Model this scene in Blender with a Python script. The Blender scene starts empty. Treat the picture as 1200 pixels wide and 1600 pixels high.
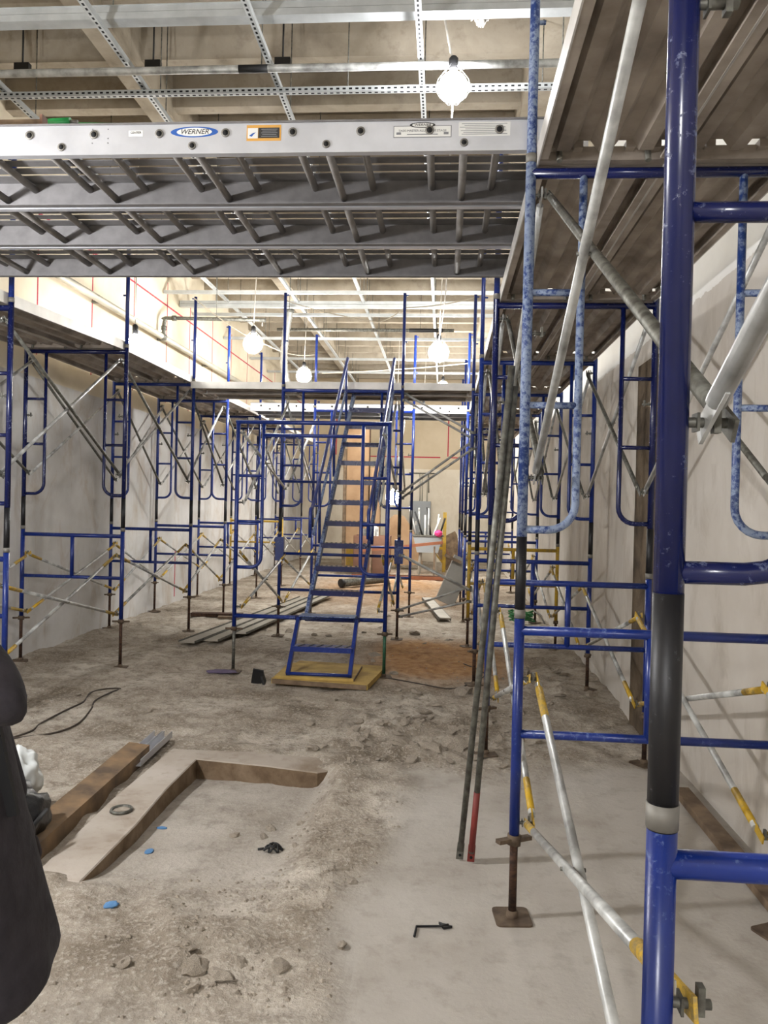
import bpy, bmesh, math, random
import numpy as np
from mathutils import Vector, Matrix
random.seed(7)
PI = math.pi
scene = bpy.context.scene
COL = scene.collection

# ------------------------------------------------------------------ camera, world, exposure
cam_data = bpy.data.cameras.new('camera')
cam = bpy.data.objects.new('camera', cam_data); COL.objects.link(cam)
cam_data.sensor_fit = 'VERTICAL'; cam_data.sensor_height = 36.0
cam_data.lens = 1210.5 / 1600 * 36.0
cam_data.clip_start = 0.05; cam_data.clip_end = 100
_r = Vector((0.99671977, 0.07726541, 0.02407796)); _u = Vector((-0.0246802, 0.00684895, 0.99967194)); _f = Vector((-0.07707516, 0.99698703, -0.00873341))
m4 = Matrix((( _r.x, _u.x, -_f.x, 0), (_r.y, _u.y, -_f.y, 0), (_r.z, _u.z, -_f.z, 1.706), (0, 0, 0, 1)))
cam.matrix_world = m4
scene.camera = cam

world = bpy.data.worlds.new('world'); scene.world = world; world.use_nodes = True
bg = world.node_tree.nodes['Background']
bg.inputs[0].default_value = (0.8, 0.85, 1.0, 1); bg.inputs[1].default_value = 0.0
vs = scene.view_settings
vs.view_transform = 'Standard'; vs.look = 'None'; vs.gamma = 1.0; vs.use_curve_mapping = False
vs.exposure = 0.0
LAMP_GAIN = 1.3
# lamps: (x, y, z, power, colour, what)
LAMPS = [
    (-0.01, 5.6, 4.74, 74, (0.98, 0.98, 1.0), 'bare work lamp hanging on a white cord just above the front stage planks'),
    (-2.80, 11.0, 4.01, 140, (1.0, 0.985, 0.955), 'glowing work lamp hanging left of centre under the sprinkler pipe'),
    (-0.13, 11.0, 3.91, 260, (1.0, 0.985, 0.955), 'glowing work lamp hanging over the crossing platform beside its right guard post'),
    (-2.61, 14.0, 4.06, 160, (1.0, 0.975, 0.93), 'glowing work lamp beside the hanging flexible duct'),
    (-0.09, 17.0, 4.32, 160, (1.0, 0.975, 0.93), 'glowing work lamp peeking just over the top of the front crossing platform'),
    (-0.56, 19.0, 4.07, 190, (1.0, 0.975, 0.93), 'glowing work lamp in the gap between the two crossing platforms'),
    (-1.18, 18.0, 1.93, 160, (1.0, 0.975, 0.93), 'low glowing work lamp in front of the grey electrical cabinet'),
    (-3.62, 8.75, 3.50, 50, (1.0, 0.98, 0.95), 'glowing work lamp standing on the left-hand deck near the wall'),
    (-0.9, -2.6, 3.0, 310, (0.98, 0.98, 1.0), 'added fill lamp hanging unseen behind the photographer'),  # unseen lamp, added to brighten the near floor
    (-3.2, 2.4, 2.75, 320, (0.98, 0.98, 1.0), 'added fill lamp hanging out of frame at the left of the near bay'),  # added out of view to lift the light in the near bay
]

# ------------------------------------------------------------------ materials
def new_mat(name):
    m = bpy.data.materials.new(name); m.use_nodes = True
    nt = m.node_tree; b = nt.nodes['Principled BSDF']
    return m, nt, b
def lin(c):
    return tuple(((v/255)/12.92 if v/255 <= 0.04045 else ((v/255+0.055)/1.055)**2.4) for v in c) + (1.0,)
def noise(nt, scale, detail=4, rough=0.55, coord=None, dist=0.0, stretch=None):
    tc = nt.nodes.new('ShaderNodeTexCoord') if coord is None else None
    n = nt.nodes.new('ShaderNodeTexNoise')
    n.inputs['Scale'].default_value = scale; n.inputs['Detail'].default_value = detail
    n.inputs['Roughness'].default_value = rough; n.inputs['Distortion'].default_value = dist
    src = tc.outputs['Object'] if tc else coord
    if stretch:
        mp = nt.nodes.new('ShaderNodeMapping'); mp.inputs['Scale'].default_value = stretch
        nt.links.new(src, mp.inputs['Vector']); src = mp.outputs[0]
    nt.links.new(src, n.inputs['Vector'])
    return n.outputs['Fac']
def ramp(nt, fac, stops):
    r = nt.nodes.new('ShaderNodeValToRGB')
    e = r.color_ramp.elements
    while len(e) > 1: e.remove(e[-1])
    e[0].position = stops[0][0]; e[0].color = stops[0][1]
    for p, c in stops[1:]:
        x = e.new(p); x.color = c
    nt.links.new(fac, r.inputs['Fac'])
    return r.outputs['Color']
def mix(nt, fac, a, b):
    m = nt.nodes.new('ShaderNodeMix'); m.data_type = 'RGBA'
    for sock, v in ((m.inputs['Factor'], fac), (m.inputs['A'], a), (m.inputs['B'], b)):
        pass
    def put(idx, v):
        s = m.inputs[idx]
        if isinstance(v, (tuple, float, int)): s.default_value = v
        else: nt.links.new(v, s)
    put(0, fac); put(6, a); put(7, b)
    return m.outputs[2]
def bump(nt, b, h, strength=0.3, dist=0.02):
    n = nt.nodes.new('ShaderNodeBump'); n.inputs['Strength'].default_value = strength; n.inputs['Distance'].default_value = dist
    nt.links.new(h, n.inputs['Height']); nt.links.new(n.outputs[0], b.inputs['Normal'])
WHITE = (1, 1, 1, 1); BLACK = (0, 0, 0, 1)

def simple(name, c, rough=0.6, metal=0.0, var=0.25, scale=6, c2=None, bs=0.0, lo=0.35, hi=0.65, spec=0.5):
    m, nt, b = new_mat(name)
    f = noise(nt, scale, 5)
    a = lin(c)
    d = lin(c2) if c2 else tuple(v*(1-var) for v in a[:3]) + (1,)
    col = ramp(nt, f, [(lo, a), (hi, d)])
    nt.links.new(col, b.inputs['Base Color'])
    b.inputs['Roughness'].default_value = rough; b.inputs['Metallic'].default_value = metal
    b.inputs['Specular IOR Level'].default_value = spec
    if bs: bump(nt, b, f, bs)
    return m
def painted(name, c, splat, amount, rough=0.3):
    """enamelled steel tube with dried concrete splatter (amount = share of the surface covered)"""
    m, nt, b = new_mat(name)
    f1 = noise(nt, 48, 6, 0.75); f2 = noise(nt, 2.2, 2)
    s = nt.nodes.new('ShaderNodeMath'); s.operation = 'ADD'
    nt.links.new(f1, s.inputs[0])
    t = nt.nodes.new('ShaderNodeMath'); t.operation = 'MULTIPLY'; t.inputs[1].default_value = 0.55
    nt.links.new(f2, t.inputs[0]); nt.links.new(t.outputs[0], s.inputs[1])
    k = 0.93 - amount*0.5
    mask = ramp(nt, s.outputs[0], [(k-0.05, BLACK), (k+0.09, WHITE)])
    g = noise(nt, 5, 3)
    base = ramp(nt, g, [(0.3, lin(c)), (0.75, tuple(v*0.6 for v in lin(c)[:3])+(1,))])
    nt.links.new(mix(nt, mask, base, lin(splat)), b.inputs['Base Color'])
    rr = ramp(nt, mask, [(0, (rough,)*3+(1,)), (1, (0.8,)*3+(1,))])
    nt.links.new(rr, b.inputs['Roughness'])
    bump(nt, b, mask, 0.15, 0.004)
    return m
M = {}
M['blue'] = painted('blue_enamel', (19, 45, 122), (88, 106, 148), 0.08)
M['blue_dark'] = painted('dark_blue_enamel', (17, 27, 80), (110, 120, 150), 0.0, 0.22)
M['blue_splat'] = painted('blue_enamel_splattered', (32, 60, 122), (128, 142, 166), 0.38, 0.35)
M['black'] = painted('black_enamel', (9, 9, 15), (120, 120, 125), 0.0, 0.5)
M['yellow'] = painted('yellow_enamel', (205, 165, 35), (150, 130, 80), 0.3, 0.5)
M['galv'] = simple('galvanised_tube', (200, 202, 199), 0.4, 0.2, 0.4, 9, c2=(132, 132, 129))
M['galv_dull'] = simple('dull_galvanised_tube', (120, 120, 112), 0.55, 0.5, 0.4, 30, c2=(78, 76, 70))
M['collar'] = simple('bright_collar', (134, 131, 124), 0.6, 0.3, 0.3, 14)
M['rust'] = simple('rusty_screw', (88, 62, 46), 0.8, 0.3, 0.5, 30, c2=(48, 34, 28), bs=0.2)
M['jackplate'] = simple('dusty_jack_plate', (112, 96, 78), 0.8, 0.2, 0.4, 14, c2=(74, 60, 48))
M['greenjack'] = simple('green_painted_screw', (40, 92, 66), 0.6, 0.0, 0.4, 20)
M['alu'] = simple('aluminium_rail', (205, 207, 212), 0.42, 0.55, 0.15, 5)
M['alu_dark'] = simple('darker_aluminium', (122, 120, 120), 0.6, 0.3, 0.25, 12)  # darker tone of the rail aluminium
M['rungmetal'] = simple('dusty_rung', (136, 132, 128), 0.65, 0.1, 0.2, 14)
M['deck'] = simple('dusty_deck_sheet', (168, 158, 146), 0.65, 0.1, 0.3, 4, c2=(122, 112, 102), bs=0.05)
M['deck_side'] = simple('aluminium_deck_side', (205, 202, 196), 0.5, 0.3, 0.2, 5)
M['strut'] = simple('galvanised_channel', (190, 194, 194), 0.5, 0.35, 0.2, 6)
M['conduit'] = simple('painted_pipe', (190, 186, 172), 0.5, 0.25, 0.25, 3)
M['hole_shade'] = simple('opening_shade', (14, 14, 15), 0.9)  # near-black colour painted in as the shade inside holes and slots
M['rubber'] = simple('black_rubber', (22, 22, 24), 0.6)
M['bracket'] = simple('black_bracket', (24, 23, 22), 0.6)
M['cordwhite'] = simple('white_flex', (215, 210, 200), 0.6)
M['bluelogo'] = simple('logo_blue', (38, 84, 158), 0.5, var=0.05)
M['labelwhite'] = simple('label_white', (214, 214, 210), 0.5, var=0.05)
M['labelgrey'] = simple('label_grey_print', (120, 122, 126), 0.6, var=0.05)
M['labeldark'] = simple('label_dark_print', (44, 42, 40), 0.6, var=0.05)
M['labelorange'] = simple('label_orange', (200, 150, 70), 0.5, var=0.08)
M['tapegreen'] = simple('green_tape', (30, 150, 75), 0.5)
M['bluetape'] = simple('blue_tape_scrap', (90, 140, 190), 0.7)
M['coat'] = simple('dark_coat_cloth', (52, 48, 54), 0.95, 0, 0.4, 18, bs=0.3)
M['jeans'] = simple('denim', (48, 56, 78), 0.9, 0, 0.3, 60)
M['skin'] = simple('skin', (186, 140, 116), 0.55, 0, 0.12, 8)
M['hair'] = simple('dark_hair', (34, 26, 22), 0.6, 0, 0.4, 60)
M['glove'] = simple('dark_glove', (58, 52, 54), 0.85, 0, 0.35, 30, bs=0.2)
M['boot'] = simple('brown_boot', (60, 44, 32), 0.7)
M['eyewhite'] = simple('eye', (225, 222, 215), 0.3)
M['lip'] = simple('lip', (150, 92, 84), 0.5)
M['rustbeam'] = simple('rusty_beam', (140, 114, 84), 0.85, 0.1, 0.4, 5, c2=(88, 74, 60), bs=0.25)
M['wood'] = simple('weathered_lumber', (128, 108, 86), 0.85, 0, 0.35, 10, c2=(90, 74, 58))
M['foam'] = simple('ochre_board', (196, 166, 92), 0.9, 0, 0.3, 5, c2=(158, 130, 72), bs=0.2)
M['tan'] = simple('tan_cardboard', (168, 138, 106), 0.85, 0, 0.2, 2, c2=(142, 112, 82))
M['redwood'] = simple('reddish_brown_panel', (120, 86, 68), 0.7, 0, 0.25, 3)
M['panelgrey'] = simple('grey_cabinet_paint', (142, 146, 148), 0.5, 0.1, 0.1, 2)
M['greyboard'] = simple('grey_board', (138, 136, 130), 0.75, 0, 0.2, 3)
M['sheet'] = simple('pale_metal_sheet', (172, 166, 154), 0.55, 0.3, 0.25, 3)
M['rock'] = simple('rubble_grey', (168, 158, 144), 0.95, 0, 0.35, 14, c2=(130, 120, 107), bs=0.4)
M['wire'] = simple('dark_wire', (62, 52, 44), 0.7)
M['plastic'] = simple('white_plastic_film', (222, 226, 224), 0.35)
M['bag'] = simple('black_plastic_bag', (24, 24, 26), 0.3, 0, 0.4, 20, bs=0.3)
M['purple'] = simple('mauve_rag', (104, 92, 116), 0.95)
M['hose'] = simple('green_hose', (46, 120, 66), 0.55)
M['orange'] = simple('orange_edge', (158, 100, 72), 0.7)
M['pink'] = simple('pink_bag', (220, 60, 130), 0.6)
M['insul'] = simple('fluffy_insulation', (168, 164, 156), 1.0, 0, 0.4, 30, bs=0.6)
M['chrome'] = simple('silver_duct', (190, 190, 186), 0.35, 0.7, 0.2, 20)
M['bolt'] = simple('white_bolt', (210, 208, 202), 0.5, 0.3)
M['toolblue'] = simple('blue_tool', (46, 78, 150), 0.5)
M['redpaint'] = simple('red_painted_end', (120, 44, 38), 0.6)
M['twine'] = simple('pale_rope', (205, 196, 176), 0.8)

def emit(name, col, L):
    m, nt, b = new_mat(name)
    b.inputs['Base Color'].default_value = (0.9, 0.9, 0.9, 1)
    b.inputs['Emission Color'].default_value = tuple(col) + (1,); b.inputs['Emission Strength'].default_value = L
    return m

def floor_material():
    m, nt, b = new_mat('dusty_floor')
    tc = nt.nodes.new('ShaderNodeTexCoord').outputs['Object']
    at = nt.nodes.new('ShaderNodeAttribute'); at.attribute_name = 'ground'
    sp = nt.nodes.new('ShaderNodeSeparateColor'); nt.links.new(at.outputs['Color'], sp.inputs[0])
    f1 = noise(nt, 1.3, 6, 0.6, tc); f2 = noise(nt, 9, 6, 0.65, tc); f3 = noise(nt, 45, 4, 0.7, tc)
    slab = ramp(nt, f1, [(0.3, lin((186, 181, 173))), (0.55, lin((173, 167, 158))), (0.72, lin((152, 145, 135)))])
    slab = mix(nt, ramp(nt, f2, [(0.52, BLACK), (0.75, (0.35, 0.35, 0.35, 1))]), slab, lin((112, 100, 86)))
    dirt = ramp(nt, f1, [(0.36, lin((192, 184, 171))), (0.5, lin((166, 156, 142))), (0.64, lin((128, 117, 102)))])
    dirt = mix(nt, ramp(nt, f2, [(0.45, BLACK), (0.66, (0.8, 0.8, 0.8, 1))]), dirt, lin((118, 107, 93)))
    dirt = mix(nt, ramp(nt, f3, [(0.5, BLACK), (0.66, (0.7, 0.7, 0.7, 1))]), dirt, lin((196, 188, 176)))
    soil = ramp(nt, f2, [(0.35, lin((186, 146, 100))), (0.65, lin((150, 108, 68)))])
    col = mix(nt, sp.outputs[0], slab, dirt)
    col = mix(nt, sp.outputs[1], col, soil)
    nt.links.new(col, b.inputs['Base Color']); b.inputs['Roughness'].default_value = 0.93
    b.inputs['Specular IOR Level'].default_value = 0.2
    add = nt.nodes.new('ShaderNodeMath'); add.operation = 'MULTIPLY_ADD'
    nt.links.new(f3, add.inputs[0]); add.inputs[1].default_value = 0.5; nt.links.new(f2, add.inputs[2])
    mul = nt.nodes.new('ShaderNodeMath'); mul.operation = 'MULTIPLY'
    nt.links.new(add.outputs[0], mul.inputs[0])
    ms = nt.nodes.new('ShaderNodeMath'); ms.operation = 'MULTIPLY_ADD'; ms.inputs[1].default_value = 0.85; ms.inputs[2].default_value = 0.15
    nt.links.new(sp.outputs[0], ms.inputs[0]); nt.links.new(ms.outputs[0], mul.inputs[1])
    bump(nt, b, mul.outputs[0], 0.8, 0.03)
    return m
M['floor'] = floor_material()

def concrete(name, c1, c2, c3, scale=1.5, stretch=None, bs=0.3):
    m, nt, b = new_mat(name)
    tc = nt.nodes.new('ShaderNodeTexCoord').outputs['Object']
    f1 = noise(nt, scale, 6, 0.6, tc, 0.3, stretch); f2 = noise(nt, scale*7, 5, 0.65, tc)
    col = ramp(nt, f1, [(0.3, lin(c1)), (0.52, lin(c2)), (0.72, lin(c3))])
    col = mix(nt, ramp(nt, f2, [(0.55, BLACK), (0.75, (0.45,)*3+(1,))]), col, lin(c3))
    nt.links.new(col, b.inputs['Base Color']); b.inputs['Roughness'].default_value = 0.92
    b.inputs['Specular IOR Level'].default_value = 0.2
    bump(nt, b, f2, bs, 0.01)
    return m
M['ceil'] = concrete('board_marked_concrete', (172, 163, 148), (146, 136, 120), (100, 90, 76), 0.9, (0.5, 2.0, 1))
M['joist'] = concrete('concrete_rib', (184, 175, 160), (160, 150, 133), (114, 104, 90), 1.2)
M['curb'] = concrete('curb_concrete', (184, 176, 166), (170, 160, 148), (128, 112, 94), 2.0)
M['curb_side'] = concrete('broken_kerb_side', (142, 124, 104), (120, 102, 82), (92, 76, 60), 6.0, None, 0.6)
M['pilaster'] = concrete('raw_dark_concrete', (120, 106, 88), (92, 80, 66), (58, 50, 42), 3.0, None, 0.5)

def wall_material(name, low, low2, stain, high, high2, zsplit, edge, bx=1.0):
    m, nt, b = new_mat(name)
    g = nt.nodes.new('ShaderNodeNewGeometry')
    pos = g.outputs['Position']
    sx = nt.nodes.new('ShaderNodeSeparateXYZ'); nt.links.new(pos, sx.inputs[0])
    f1 = noise(nt, 0.9, 5, 0.6, pos); f2 = noise(nt, 2.6, 6, 0.68, pos, 0.9, (1, 1, 0.5)); f3 = noise(nt, 11, 4, 0.6, pos)
    lo = ramp(nt, f1, [(0.35, lin(low)), (0.65, lin(low2))])
    lo = mix(nt, ramp(nt, f2, [(0.50, BLACK), (0.70, (0.55,)*3+(1,))]), lo, lin(stain))
    hi = ramp(nt, f1, [(0.35, lin(high)), (0.65, lin(high2))])
    z = nt.nodes.new('ShaderNodeMath'); z.operation = 'MULTIPLY_ADD'; z.inputs[1].default_value = edge
    nt.links.new(f2, z.inputs[0]); nt.links.new(sx.outputs['Z'], z.inputs[2])
    st = nt.nodes.new('ShaderNodeMath'); st.operation = 'GREATER_THAN'; st.inputs[1].default_value = zsplit + edge*0.5
    nt.links.new(z.outputs[0], st.inputs[0])
    nt.links.new(mix(nt, st.outputs[0], lo, hi), b.inputs['Base Color'])
    b.inputs['Roughness'].default_value = 0.85; b.inputs['Specular IOR Level'].default_value = 0.25
    bump(nt, b, f3, 0.12, 0.01)
    return m
M['wall_l'] = wall_material('stained_grey_wall', (208, 207, 206), (184, 182, 178), (160, 138, 110), (216, 206, 186), (198, 186, 162), 3.0, 0.02)
M['wall_r'] = wall_material('plastered_wall', (204, 199, 191), (186, 179, 169), (156, 145, 130), (228, 228, 224), (214, 212, 206), 3.08, 0.12)
M['wall_b'] = wall_material('end_wall_paint', (226, 218, 202), (212, 202, 184), (196, 182, 160), (208, 193, 168), (194, 178, 150), 2.85, 0.0)
M['chalk'] = simple('red_chalk', (190, 60, 78), 0.9, 0, 0.3, 40)

# ------------------------------------------------------------------ mesh helpers
class MB:
    def __init__(s): s.v = []; s.f = []; s.sm = []
    def add(s, vs, fs, smooth=False):
        o = len(s.v); s.v += [tuple(v) for v in vs]
        for f in fs: s.f.append(tuple(i+o for i in f)); s.sm.append(smooth)
        return s
    def box(s, c, d, rot=None, taper=1.0):
        x, y, z = (k/2 for k in d)
        P = [Vector((sx*x*(taper if sz > 0 else 1), sy*y*(taper if sz > 0 else 1), sz*z)) for sz in (-1, 1) for sy in (-1, 1) for sx in (-1, 1)]
        if rot is not None: P = [rot @ p for p in P]
        c = Vector(c)
        return s.add([p+c for p in P], [(0, 2, 3, 1), (4, 5, 7, 6), (0, 1, 5, 4), (2, 6, 7, 3), (0, 4, 6, 2), (1, 3, 7, 5)])
    def bar(s, a, b, w, h, up=(0, 0, 1)):
        a = Vector(a); b = Vector(b); d = (b-a); L = d.length; d.normalize()
        x = d.cross(Vector(up)); 
        if x.length < 1e-4: x = d.cross(Vector((1, 0, 0)))
        x.normalize(); z = x.cross(d)
        R = Matrix((x, d, z)).transposed()
        return s.box((a+b)/2, (w, L, h), R)
    def tube(s, path, r, n=10, caps=True, closed=False, radii=None):
        P = [Vector(p) for p in path]; N = len(P)
        rings = []
        T = []
        for i in range(N):
            if closed: t = P[(i+1) % N]-P[i-1]
            elif i == 0: t = P[1]-P[0]
            elif i == N-1: t = P[-1]-P[-2]
            else: t = (P[i+1]-P[i]).normalized()+(P[i]-P[i-1]).normalized()
            T.append(t.normalized())
        ref = Vector((0, 0, 1)) if abs(T[0].z) < 0.9 else Vector((0, 1, 0))
        u = T[0].cross(ref).normalized()
        vs = []
        for i in range(N):
            u = (u - T[i]*u.dot(T[i])).normalized(); w = T[i].cross(u)
            rr = radii[i] if radii else r
            for k in range(n):
                a = 2*PI*k/n
                vs.append(P[i]+u*(math.cos(a)*rr)+w*(math.sin(a)*rr))
        fs = []
        for i in range(N if closed else N-1):
            j = (i+1) % N
            for k in range(n):
                fs.append((i*n+k, i*n+(k+1) % n, j*n+(k+1) % n, j*n+k))
        o = len(s.v); s.add(vs, fs, True)
        if caps and not closed:
            s.f.append(tuple(o+k for k in reversed(range(n)))); s.sm.append(False)
            s.f.append(tuple(o+(N-1)*n+k for k in range(n))); s.sm.append(False)
        return s
    def lathe(s, prof, c=(0, 0, 0), n=16, axis='z'):
        vs = []
        for r, h in prof:
            for k in range(n):
                a = 2*PI*k/n; x, y = r*math.cos(a), r*math.sin(a)
                p = {'z': (x, y, h), 'y': (x, h, y), 'x': (h, x, y)}[axis]
                vs.append((p[0]+c[0], p[1]+c[1], p[2]+c[2]))
        fs = []
        for i in range(len(prof)-1):
            for k in range(n):
                q = (i*n+k, i*n+(k+1) % n, (i+1)*n+(k+1) % n, (i+1)*n+k)
                fs.append(q if axis != 'y' else q[::-1])
        return s.add(vs, fs, True)
    def prism(s, loop, a, b, axis='y'):
        """closed 2D loop extruded from a to b along an axis"""
        n = len(loop)
        def pt(p, t):
            return {'y': (p[0], t, p[1]), 'x': (t, p[0], p[1]), 'z': (p[0], p[1], t)}[axis]
        vs = [pt(p, a) for p in loop]+[pt(p, b) for p in loop]
        fs = [(i, (i+1) % n, n+(i+1) % n, n+i) for i in range(n)]
        fs += [tuple(reversed(range(n))), tuple(range(n, 2*n))]
        return s.add(vs, fs)
    def mesh(s, name, mat=None, fix=True):
        me = bpy.data.meshes.new(name)
        me.from_pydata(s.v, [], s.f); me.polygons.foreach_set('use_smooth', s.sm)
        if fix:
            bm = bmesh.new(); bm.from_mesh(me); bmesh.ops.recalc_face_normals(bm, faces=bm.faces); bm.to_mesh(me); bm.free()
        me.update()
        if mat: me.materials.append(mat)
        return me
    def build(s, name, mat, parent=None, loc=(0, 0, 0)):
        return put(name, s.mesh(name, mat), parent, loc)
def put(name, me, parent=None, loc=(0, 0, 0), mat=None):
    o = bpy.data.objects.new(name, me); COL.objects.link(o); o.location = loc
    if parent: o.parent = parent
    if mat:
        o.material_slots[0].link = 'OBJECT'; o.material_slots[0].material = mat
    return o
def tag(o, label, cat, group=None, kind=None):
    if label: o['label'] = label
    if cat: o['category'] = cat
    if group: o['group'] = group
    if kind: o['kind'] = kind
    return o
def thing(name, label, cat, loc=(0, 0, 0), rz=0, group=None):
    o = bpy.data.objects.new(name, None); COL.objects.link(o); o.location = loc; o.rotation_euler = (0, 0, rz)
    o.empty_display_size = 0.1
    return tag(o, label, cat, group)
def struct(o, label=None):
    o['kind'] = 'structure'
    if label: o['label'] = label
    return o
def arc(c, r, a0, a1, n, f):
    return [f(c[0]+r*math.cos(a0+(a1-a0)*i/n), c[1]+r*math.sin(a0+(a1-a0)*i/n)) for i in range(n+1)]
ORD = ['first', 'second', 'third', 'fourth', 'fifth', 'sixth', 'seventh', 'eighth', 'ninth']

# ------------------------------------------------------------------ floor
_rng = np.random.RandomState(3)
_lat = _rng.rand(256, 256)
def vnoise(x, y):
    xi = np.floor(x).astype(int); yi = np.floor(y).astype(int); fx = x-xi; fy = y-yi
    fx = fx*fx*(3-2*fx); fy = fy*fy*(3-2*fy)
    a = _lat[xi % 256, yi % 256]; b = _lat[(xi+1) % 256, yi % 256]; c = _lat[xi % 256, (yi+1) % 256]; d = _lat[(xi+1) % 256, (yi+1) % 256]
    return (a*(1-fx)+b*fx)*(1-fy)+(c*(1-fx)+d*fx)*fy
def fbm(x, y, o=4):
    t = 0; a = 0.5; 
    for i in range(o):
        t = t+a*vnoise(x*2**i+17.3*i, y*2**i+5.1*i); a *= 0.5
    return t/(1-0.5**o)
def sstep(a, b, x):
    t = np.clip((x-a)/(b-a), 0, 1); return t*t*(3-2*t)
def ground(x, y):
    x = np.asarray(x, float); y = np.asarray(y, float)
    w = (fbm(x*1.7, y*1.7, 3)-0.5)*0.9
    slab = sstep(-0.42, -0.22, x+w*0.5)*(1-sstep(4.7, 5.1, y+w*0.8-0.35*np.clip(x-0.3, 0, 1)))
    slab = np.maximum(slab, (1-sstep(-2.0, -0.8, y))*0.6)
    slab = np.maximum(slab, 0.55*(1-sstep(2.15, 2.75, y+w*0.6)))
    dirt = 1-slab
    off = 4.94-0.17*(x+1.57)
    inpit = sstep(-1.68, -1.61, x)*(1-sstep(-0.80, -0.60, x+w*0.15))*sstep(3.0, 3.7, y)*(1-sstep(off+0.03, off+0.08, y))
    pitfloor = inpit*dirt
    rub = np.exp(-((x+0.2)/0.65)**2-((y-5.75)/0.85)**2)+0.7*np.exp(-((x-1.0)/0.5)**2-((y-7.6)/0.9)**2)+0.5*np.exp(-((x+0.9)/0.5)**2-((y-2.9)/0.35)**2)
    bil = np.abs(fbm(x*3.1+9, y*3.1, 4)-0.5)*2
    h = dirt*(0.04*(fbm(x*1.1, y*1.1, 3)-0.5)+(0.034*(fbm(x*6, y*6, 4)-0.5)+0.05*(0.22-bil))*(1-0.75*pitfloor))
    h += dirt*rub*(0.03+0.16*(fbm(x*7, y*7, 4)-0.45))
    h += -(0.05+0.05*sstep(3.5, 4.8, y))*inpit+0.045*np.exp(-((x+0.60)/0.10)**2-((y-4.84)/0.10)**2)+0.05*np.exp(-((x+1.66)/0.24)**2-((y-3.24)/0.13)**2)
    kerbz = sstep(-1.80, -1.77, x)*(1-sstep(-1.64, -1.60, x))*sstep(3.32, 3.5, y)*(1-sstep(5.06, 5.10, y))
    kerbz = np.maximum(kerbz, sstep(-1.80, -1.77, x)*(1-sstep(-0.85, -0.76, x))*sstep(4.93, 4.98, y)*(1-sstep(5.05, 5.10, y)))
    h = np.minimum(h, h*(1-kerbz)-0.05*kerbz)
    soil = np.exp(-(((x-0.0)/0.75)**4)-((y-8.7)/1.1)**4)+0.7*np.exp(-((x+1.0)/1.6)**2-((y-16)/3.0)**2)
    soil = np.clip(soil*(0.65+1.2*fbm(x*2.2, y*2.2, 3)), 0, 1)*0.95
    d = np.clip(dirt*(1-0.6*pitfloor)+0.25*(fbm(x*3, y*3, 4)-0.5)*dirt, 0, 1)
    return h, d, soil
def gh(x, y): return float(ground(np.array([x]), np.array([y]))[0][0])
def build_floor():
    xs = np.arange(-4.7, 1.85, 0.035); ys = np.concatenate([np.arange(-5.2, 1.5, 0.12), np.arange(1.5, 9.0, 0.035), np.arange(9.0, 24.4, 0.09)])
    X, Y = np.meshgrid(xs, ys); h, d, so = ground(X, Y)
    nx, ny = len(xs), len(ys)
    V = np.stack([X, Y, h], -1).reshape(-1, 3)
    i = np.arange(ny-1)[:, None]*nx+np.arange(nx-1)[None, :]
    F = np.stack([i, i+1, i+nx+1, i+nx], -1).reshape(-1, 4)
    me = bpy.data.meshes.new('floor')
    me.vertices.add(len(V)); me.vertices.foreach_set('co', V.ravel())
    me.loops.add(F.size); me.loops.foreach_set('vertex_index', F.ravel())
    me.polygons.add(len(F)); me.polygons.foreach_set('loop_start', np.arange(len(F))*4)
    me.polygons.foreach_set('use_smooth', np.ones(len(F), bool))
    me.update(calc_edges=True)
    ca = me.color_attributes.new('ground', 'FLOAT_COLOR', 'POINT')
    C = np.stack([d, so, np.zeros_like(d), np.ones_like(d)], -1).reshape(-1)
    ca.data.foreach_set('color', C)
    me.materials.append(M['floor'])
    struct(put('floor', me), 'dusty broken concrete and dirt floor')
build_floor()

# ------------------------------------------------------------------ room shell
WL, WR, YB, YF, ZC = -4.45, 1.60, 24.0, -5.0, 5.85
wl = struct(MB().box((WL-0.1, (YB+YF)/2, 2.9), (0.2, YB-YF+0.4, 6.3)).build('wall_left', M['wall_l']), 'long left wall, grey below and cream above the deck')
wr = struct(MB().box((WR+0.1, (YB+YF)/2, 2.9), (0.2, YB-YF+0.4, 6.3)).build('wall_right', M['wall_r']), 'long right plastered wall with a white band at the top')
wb = struct(MB().box(((WL+WR)/2, YB+0.1, 2.9), (WR-WL, 0.2, 6.3)).build('wall_back', M['wall_b']), 'far end wall, pale below and tan above')
wf = struct(MB().box(((WL+WR)/2, YF-0.1, 2.9), (WR-WL, 0.2, 6.3)).build('wall_front', M['wall_r']), 'wall behind the photographer')
ce = struct(MB().box(((WL+WR)/2, (YB+YF)/2, ZC+0.1), (WR-WL+0.4, YB-YF+0.4, 0.2)).build('ceiling', M['ceil']), 'raw concrete ceiling with ribs')
me_j = MB().prism([(-0.09, 0.0), (0.09, 0.0), (0.07, -0.30), (-0.07, -0.30)], -(WR-WL)/2, (WR-WL)/2, 'y').mesh('joist', M['joist'])
# the prism runs along y; turn it to run across the room
for k in range(36):
    y = -4.5+k*0.8
    o = put('joist', me_j, ce, ((WL+WR)/2, y, ZC)); o.rotation_euler = (0, 0, PI/2)
for x in (-2.86, 0.75):
    MB().box((x, (YB+YF)/2, ZC-0.2), (0.24, YB-YF, 0.4)).build('beam', M['joist'], ce)
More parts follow.
